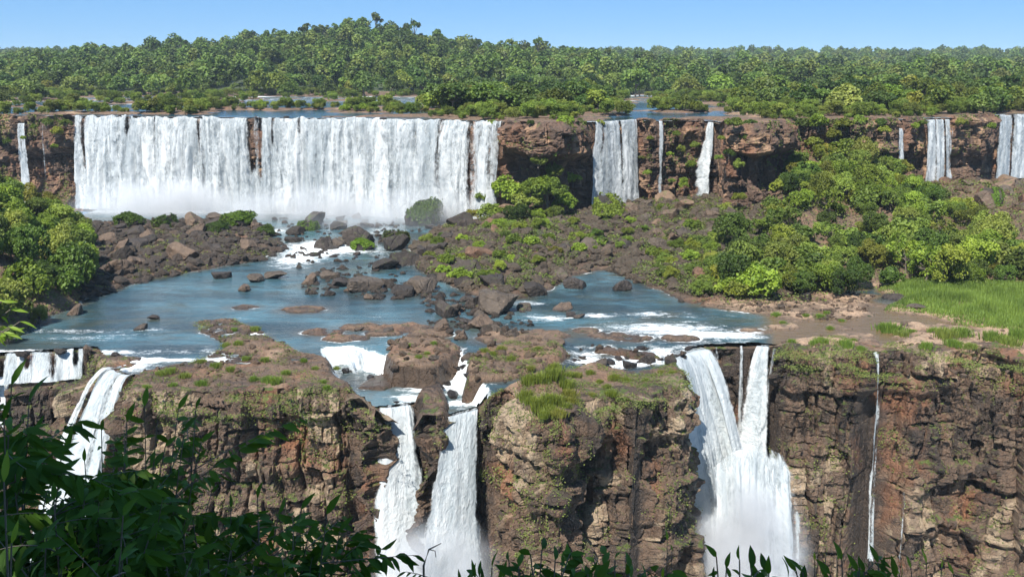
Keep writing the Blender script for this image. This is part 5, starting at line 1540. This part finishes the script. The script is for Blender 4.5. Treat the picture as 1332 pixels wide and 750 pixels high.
def cliff_plants(full, nor, amount, n_per, thr, sc, size, lab, seed, skip=7, mask=None):
    rg = np.random.default_rng(seed)
    V = full[:, skip:, :]
    dzv = np.gradient(V, axis=1); dsv = np.gradient(V, axis=0)
    N = np.cross(dsv, dzv); N /= np.linalg.norm(N, axis=2)[:, :, None] + 1e-9
    N = -N if (N[:, :, 1].mean() > 0) else N
    X, Y, Z = V[:, :, 0], V[:, :, 1], V[:, :, 2]
    f = fbm(X / sc + Y / sc, Z / (sc * 1.2), seed=seed, octaves=4) + .30 * np.clip(N[:, :, 2], -.5, 1)
    if mask is not None: f = f + mask(X, Y, Z)
    ok = f > thr
    X, Y, Z, N = X[ok], Y[ok], Z[ok], N[ok]
    idx = rg.integers(0, len(X), int(len(X) * n_per))
    cover("cliff_plants", X[idx], Y[idx], Z[idx], N[idx] * .6 + np.array([0, 0, .25]), size, lab, seed, rise=.8)
def m_low(X, Y, Z):
    wl = wet_low(X[:, 0], Y[:, 0] * 0 + fQ[:, 1])[:, None] * 1.0
    px, _ = project(X, Y, Z)
    hot = np.exp(-((px - 395) / 60) ** 2) * .14 + np.exp(-((px - 712) / 30) ** 2) * .42 * (.4 + .6 * sstep(-52, -40, Z)) + np.exp(-((px - 210) / 50) ** 2) * .12 + np.exp(-((px - 1052) / 25) ** 2) * .1 * sstep(-55, -62, Z) + .12 * sstep(-44, -35, Z) + .05
    return hot - wl - .4 * (fQ[:, 0] * 0 + np.interp(px[:, 0], [925, 940, 1004, 1016], [0, 1, 1, 0]))[:, None]
cliff_plants(front, fnor, 1, .9, .41, 2.6, .27, "ferns and moss tufts on the lower cliff's ledges", 91, mask=m_low)
def m_up(X, Y, Z):
    m, px = wet_mask(uQ[:, 0])
    hot = np.interp(px, [-100, 20, 60, 95, 650, 700, 720, 770, 830, 870, 950, 960, 1010, 1030, 1150, 1180, 1300], [.12, .15, .32, 0, -.05, .0, .18, .18, .2, .2, .2, .02, .0, .42, .42, .06, .06])
    return (hot - m * 1.2)[:, None] + 0 * X
cliff_plants(upc, unor, 1, 1.6, .42, 5.0, .55, "green plants hanging on the upper cliff", 92, mask=m_up)
# ------------------------------------------------------------------ the viewpoint: bank, shading tree and near plants
def bank(x, y):
    z = 12.9 - .70 * np.clip(y, -3, None) - .9 * np.clip(y - 14, 0, None)
    return np.maximum(z + .25 * fbm(x / 3, y / 3, seed=201), -83)
X, Y = np.meshgrid(np.linspace(-60, 60, 100), np.linspace(-40, 75, 100), indexing='ij')
tag(link("viewpoint_bank", mk_mesh("viewpoint_bank", np.stack([X, Y, bank(X, Y)], -1).reshape(-1, 3), gridfaces(100, 100), [M_SOIL], smooth=True)), kind="structure")

def leaf_template(w, droop, fold, n=5):
    t = np.linspace(0, 1, n)
    hw = w * np.sin(np.pi * np.clip(t, 0, 1) ** .8) ** .9
    hw[0] = .02; hw[-1] = 0.003
    z = -droop * t ** 2
    V = np.concatenate([np.stack([t, 0 * t, z], -1), np.stack([t, hw, z + fold * hw], -1), np.stack([t, -hw, z + fold * hw], -1)])
    i = np.arange(n - 1)
    F = np.concatenate([np.stack([i, i + 1, n + i + 1, n + i], -1), np.stack([2 * n + i, 2 * n + i + 1, i + 1, i], -1)])
    return V, F
LEAF_A = leaf_template(.155, .22, .3)
LEAF_B = leaf_template(.18, .35, .3)
LEAF_C = leaf_template(.12, .30, .3)

def near_shrub(name, label, base, tips, leaf, lsize, mat, seed, twigs=3, per=13, stem_r=.010, droop=.7, group=None, cat="shrub", spread=.35, start=.22):
    rg = np.random.default_rng(seed)
    base = np.asarray(base, float)
    stems, lp, la, ln, lt = Acc(), [], [], [], []
    def branch(p0, p1, r0, n, sag):
        mid = (p0 + p1) / 2 + np.array([0, 0, sag]) + rg.normal(size=3) * .06
        t = np.linspace(0, 1, 9)[:, None]
        path = (1 - t) ** 2 * p0 + 2 * t * (1 - t) * mid + t ** 2 * p1
        stems.add(*tube(path, np.linspace(r0, r0 * .35, 9), 5))
        dirs = np.gradient(path, axis=0)
        tone_ = rg.random() * .5
        for k in range(n):
            f = start + (1 - start) * (k + 1) / n
            i = min(7, int(f * 8)); a = f * 8 - i
            p = path[i] * (1 - a) + path[min(8, i + 1)] * a
            d = dirs[i] / (np.linalg.norm(dirs[i]) + 1e-9)
            side = np.cross(d, [0, 0, 1]); side /= np.linalg.norm(side) + 1e-9
            sg = 1 if k % 2 else -1
            ax = d * rg.uniform(.35, .9) + side * sg * rg.uniform(.5, 1.0) + np.array([0, 0, -droop * rg.uniform(.3, 1.5)]) + rg.normal(size=3) * .15
            if k == n - 1: ax = d + np.array([0, 0, -droop])
            lp.append(p); la.append(ax); ln.append(np.array([0, -.75, .65]) + rg.normal(size=3) * .45); lt.append(tone_ + rg.random() * .5)
        return path
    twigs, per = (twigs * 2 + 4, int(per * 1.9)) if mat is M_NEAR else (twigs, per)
    lsize *= .82
    top_py = min(project(*t_)[1] for t_ in tips)
    if len(tips) < 8:
        spread *= .5
        tips = list(tips) + [np.asarray(t_) + np.array([rg.uniform(-.12, .12), rg.uniform(-.2, .2), -rg.uniform(.03, .11)]) for t_ in tips for _ in range(2) if mat is M_NEAR]
    for tip in tips:
        tip = np.asarray(tip, float)
        p = branch(base + rg.normal(size=3) * np.array([.12, .12, .02]), tip, stem_r, per, .25 + .2 * rg.random())
        for _ in range(twigs):
            q = p[rg.integers(3, 8)]
            e = q + rg.normal(size=3) * spread * np.array([1, .8, .6]) + (tip - base) / np.linalg.norm(tip - base) * .12
            if project(*e)[1] < top_py + 4: e = e - np.array([0, 0, .25])
            branch(q, e, stem_r * .5, max(5, per - 4), .05)
    root = bpy.data.objects.new(name, None); COL.objects.link(root); root.location = base
    V, F, _ = stems.get()
    link("stems", mk_mesh("stems", V - base, F, [M_BARK], smooth=True), root)
    V, F = place_leaves(leaf[0], leaf[1], np.array(lp), np.array(la), np.array(ln), lsize * rg.uniform(.6, 1.2, len(lp)))
    link("leaves", mk_mesh("leaves", V - base, F, [mat], {"tint": np.repeat(np.clip(lt, 0, 1), len(leaf[0]))}, smooth=True), root)
    return tag(root, label, cat, group)

def on_bank(px, Y):
    x = (px - CX) / F_PX * (Y * CP + 5 * SP)
    return np.array([x, Y, float(bank(np.array([x]), np.array([Y]))[0]) - .05])
def tips_at(L, Y, seed, jit=.5):
    rg = np.random.default_rng(seed)
    return [at_y(p[0], p[1] + (16 if len(L) < 8 and Y < 5 else 0), Y + rg.uniform(-jit, jit)) for p in L]
G_NEAR = "dark leafy shrubs at the viewpoint"
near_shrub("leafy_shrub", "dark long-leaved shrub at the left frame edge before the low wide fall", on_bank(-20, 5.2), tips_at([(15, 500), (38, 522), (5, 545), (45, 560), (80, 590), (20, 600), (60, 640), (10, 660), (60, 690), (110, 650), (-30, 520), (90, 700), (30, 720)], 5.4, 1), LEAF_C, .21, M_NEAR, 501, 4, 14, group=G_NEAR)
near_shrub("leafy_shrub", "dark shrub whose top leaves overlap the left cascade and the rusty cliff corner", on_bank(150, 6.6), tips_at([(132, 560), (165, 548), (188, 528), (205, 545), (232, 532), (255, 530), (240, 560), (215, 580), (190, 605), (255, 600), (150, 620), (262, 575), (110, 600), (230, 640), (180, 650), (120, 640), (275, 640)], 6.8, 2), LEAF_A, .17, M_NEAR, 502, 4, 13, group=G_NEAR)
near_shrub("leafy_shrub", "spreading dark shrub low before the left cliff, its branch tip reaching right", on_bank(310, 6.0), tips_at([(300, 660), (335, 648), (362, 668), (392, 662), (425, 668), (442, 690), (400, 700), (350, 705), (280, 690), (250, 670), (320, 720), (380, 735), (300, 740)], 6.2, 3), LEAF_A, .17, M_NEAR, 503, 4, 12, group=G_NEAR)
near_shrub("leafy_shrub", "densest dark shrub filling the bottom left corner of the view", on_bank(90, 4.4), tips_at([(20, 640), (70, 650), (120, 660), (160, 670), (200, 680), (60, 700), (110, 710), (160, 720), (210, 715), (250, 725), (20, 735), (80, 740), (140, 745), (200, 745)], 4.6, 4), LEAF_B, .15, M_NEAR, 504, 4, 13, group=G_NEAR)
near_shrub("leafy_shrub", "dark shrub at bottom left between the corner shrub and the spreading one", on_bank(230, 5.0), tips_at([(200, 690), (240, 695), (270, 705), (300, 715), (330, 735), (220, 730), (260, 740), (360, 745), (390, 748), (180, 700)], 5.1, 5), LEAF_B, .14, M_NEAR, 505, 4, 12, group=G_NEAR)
near_shrub("leafy_shrub", "sunlit lime-green sprig in the bottom left corner", on_bank(40, 3.4), tips_at([(5, 610), (40, 735), (85, 742), (15, 690)], 3.6, 6, .2), LEAF_C, .13, M_LIME, 506, 1, 9, group="bright sprigs at the viewpoint")
near_shrub("leafy_shrub", "low dark shrub with drooping leaves under the centre-right plunge", on_bank(640, 4.6), tips_at([(618, 735), (640, 722), (655, 735), (630, 748), (600, 745)], 4.7, 7, .2), LEAF_C, .11, M_NEAR, 507, 1, 9, group=G_NEAR)
near_shrub("leafy_shrub", "dark drooping-leaved shrub poking up before the grassy buttress", on_bank(715, 4.4), tips_at([(690, 705), (705, 698), (722, 712), (675, 720), (740, 735), (765, 730)], 4.5, 8, .2), LEAF_B, .12, M_NEAR, 508, 1, 9, droop=.9, group=G_NEAR)
near_shrub("leafy_shrub", "dark drooping-leaved shrub left of the lime climber", on_bank(800, 4.3), tips_at([(785, 718), (800, 712), (818, 722), (838, 735), (770, 738), (830, 745)], 4.4, 9, .2), LEAF_B, .12, M_NEAR, 509, 1, 9, droop=.9, group=G_NEAR)
near_shrub("leafy_shrub", "dark shrub with one sunlit leaf before the big right fall", on_bank(980, 4.4), tips_at([(945, 722), (962, 712), (978, 722), (1000, 730), (1025, 735), (930, 738), (1045, 745)], 4.5, 10, .2), LEAF_B, .12, M_NEAR, 510, 1, 10, droop=.8, group=G_NEAR)
near_shrub("leafy_shrub", "dark shrub with arched leaves before the right cliff", on_bank(1130, 4.5), tips_at([(1095, 712), (1118, 722), (1142, 715), (1165, 735), (1080, 730), (1150, 745), (1110, 742)], 4.6, 11, .2), LEAF_A, .12, M_NEAR, 511, 1, 10, group=G_NEAR)
near_shrub("climbing_vine", "lime-green climber standing up right of the buttress foot", on_bank(872, 4.5), tips_at([(868, 686), (874, 700), (888, 742), (862, 735)], 4.6, 12, .1), LEAF_A, .075, M_LIME, 512, 1, 8, stem_r=.005, group="bright sprigs at the viewpoint", cat="vine", spread=.12, start=.2)
near_shrub("leafy_shrub", "small-leaved yellow-green shrub behind the arched-leaf shrub", on_bank(1075, 6.0), tips_at([(1060, 728), (1075, 718), (1090, 728), (1045, 738), (1105, 738)], 6.1, 13, .2), LEAF_A, .08, M_LIME, 513, 2, 10, group="bright sprigs at the viewpoint", spread=.2)
near_shrub("leafy_shrub", "pale sunlit shrub at bottom right before the right cliff", on_bank(1210, 5.8), tips_at([(1185, 738), (1205, 732), (1225, 738), (1240, 746), (1170, 746)], 5.9, 14, .2), LEAF_C, .10, M_LIME, 514, 2, 10, group="bright sprigs at the viewpoint", spread=.2)
near_shrub("leafy_shrub", "yellow-green bamboo-like sprays at the left frame edge beside the pool", at_y(-140, 560, 22.0), tips_at([(2, 392), (14, 402), (26, 418), (12, 425), (-10, 390), (5, 432)], 22, 15, .6), LEAF_C, .42, M_LIME, 515, 2, 10, stem_r=.03, group="bright sprigs at the viewpoint", spread=.8)
# a bare twig
a = Acc()
b0 = on_bank(556, 4.6)
tw = [b0, at_y(551, 735, 4.6), at_y(558, 714, 4.62), at_y(574, 706, 4.66)]
a.add(*tube(tw, [.007, .006, .005, .002], 5))
a.add(*tube([tw[2], at_y(566, 716, 4.6), at_y(567, 724, 4.6)], [.003, .003, .002], 4))
V, F, _ = a.get()
tag(link("bare_twig", mk_mesh("bare_twig", V - b0, F, [M_BARK]), loc=b0), "bare hooked brown twig rising before the centre falls", "twig")
# the tree that shades the viewpoint: its crown hangs above and behind the camera
pr = crown_proto("shade_tree", 900, 1900, .15, rx=1.15, rz=.42, base=1.9, lobes=16, mat=M_FOREST, templ=BROAD, lobe_r=(.34, .5))
o = plant("shade_tree", pr, -3.2, -1.6, 10.4, 4.6, 1.0)
tag(o, "tall spreading tree shading the viewpoint's shrubs from above", "tree")

# ------------------------------------------------------------------ spray at the foot of the falls
def mist_material(name, dens, scale, seed):
    m, nt, out = new_mat(name)
    g = NT(nt)
    tc = g.n("ShaderNodeTexCoord").outputs["Object"]
    ln = g.n("ShaderNodeVectorMath", operation='LENGTH'); g.l(tc, ln.inputs[0])
    fall = g.ramp(ln.outputs["Value"], 1.0, 0.15)
    P = g.n("ShaderNodeNewGeometry").outputs["Position"]
    nz = g.noise(P, scale, 3, .6)
    d = g.math('MULTIPLY', g.math('MULTIPLY', fall, g.ramp(nz, .30, .68)), dens)
    v = g.n("ShaderNodeVolumePrincipled")
    v.inputs["Color"].default_value = (.97, .98, 1.0, 1)
    v.inputs["Anisotropy"].default_value = 0.0
    g.l(d, v.inputs["Density"])
    g.l(v.outputs[0], out.inputs["Volume"])
    return m
def mist(x, y, z, rx, ry, rz, dens, scale, lab):
    import bmesh
    bm = bmesh.new(); bmesh.ops.create_icosphere(bm, subdivisions=3, radius=1.0)
    me = bpy.data.meshes.new("mist"); bm.to_mesh(me); bm.free()
    me.materials.append(mist_material("spray", dens, scale, 0))
    o = link("mist", me, loc=(x, y, z)); o.scale = (rx, ry, rz)
    return tag(o, lab, "mist", None, "stuff")
MIST = [(215, 343, 38, 15, 13, .28, "white spray at the left foot of the broad curtain"), (390, 335, 34, 14, 12, .25, "white spray at the middle foot of the broad curtain"), (560, 324, 34, 13, 12, .17, "white spray at the right foot of the broad curtain")]
MIST += [(470, 312, 40, 15, 7, .045, "thin spray drifting over the mossy rocks below the curtain")]
for px, Y_, rx, ry, rz, dn, lab in MIST:
    p0 = at_y(px, 275, Y_)
    mist(p0[0], Y_, -31.5, rx, ry, rz, dn, .07, lab)
p0 = at_y(968, 722, 150.0); mist(p0[0], 149.0, p0[2] - 1, 12, 8, 17, .7, .12, "white spray rising at the foot of the big right fall")
p0 = at_y(570, 745, 132.0); mist(p0[0], 131.0, p0[2] - 3, 12, 7, 14, .5, .12, "white spray below the two centre plunges")

# ------------------------------------------------------------------ the air between the viewpoint and the far hills
def haze(dens):
    x0, x1, y0, y1, z0, z1 = -2700, 2700, -60, 9100, -86, 110
    V = [(x, y, z) for z in (z0, z1) for y in (y0, y1) for x in (x0, x1)]
    F = [(0, 2, 3, 1), (4, 5, 7, 6), (0, 1, 5, 4), (2, 6, 7, 3), (0, 4, 6, 2), (1, 3, 7, 5)]
    m, nt, out = new_mat("haze")
    v = nt.nodes.new("ShaderNodeVolumePrincipled")
    v.inputs["Color"].default_value = (.72, .85, 1.0, 1)
    v.inputs["Density"].default_value = dens
    nt.links.new(v.outputs[0], out.inputs["Volume"])
    tag(link("haze", mk_mesh("haze", V, F, [m])), "thin blue haze in the air over the river and hills", "haze", None, "stuff")
haze(0.00006)

resolve_labels()
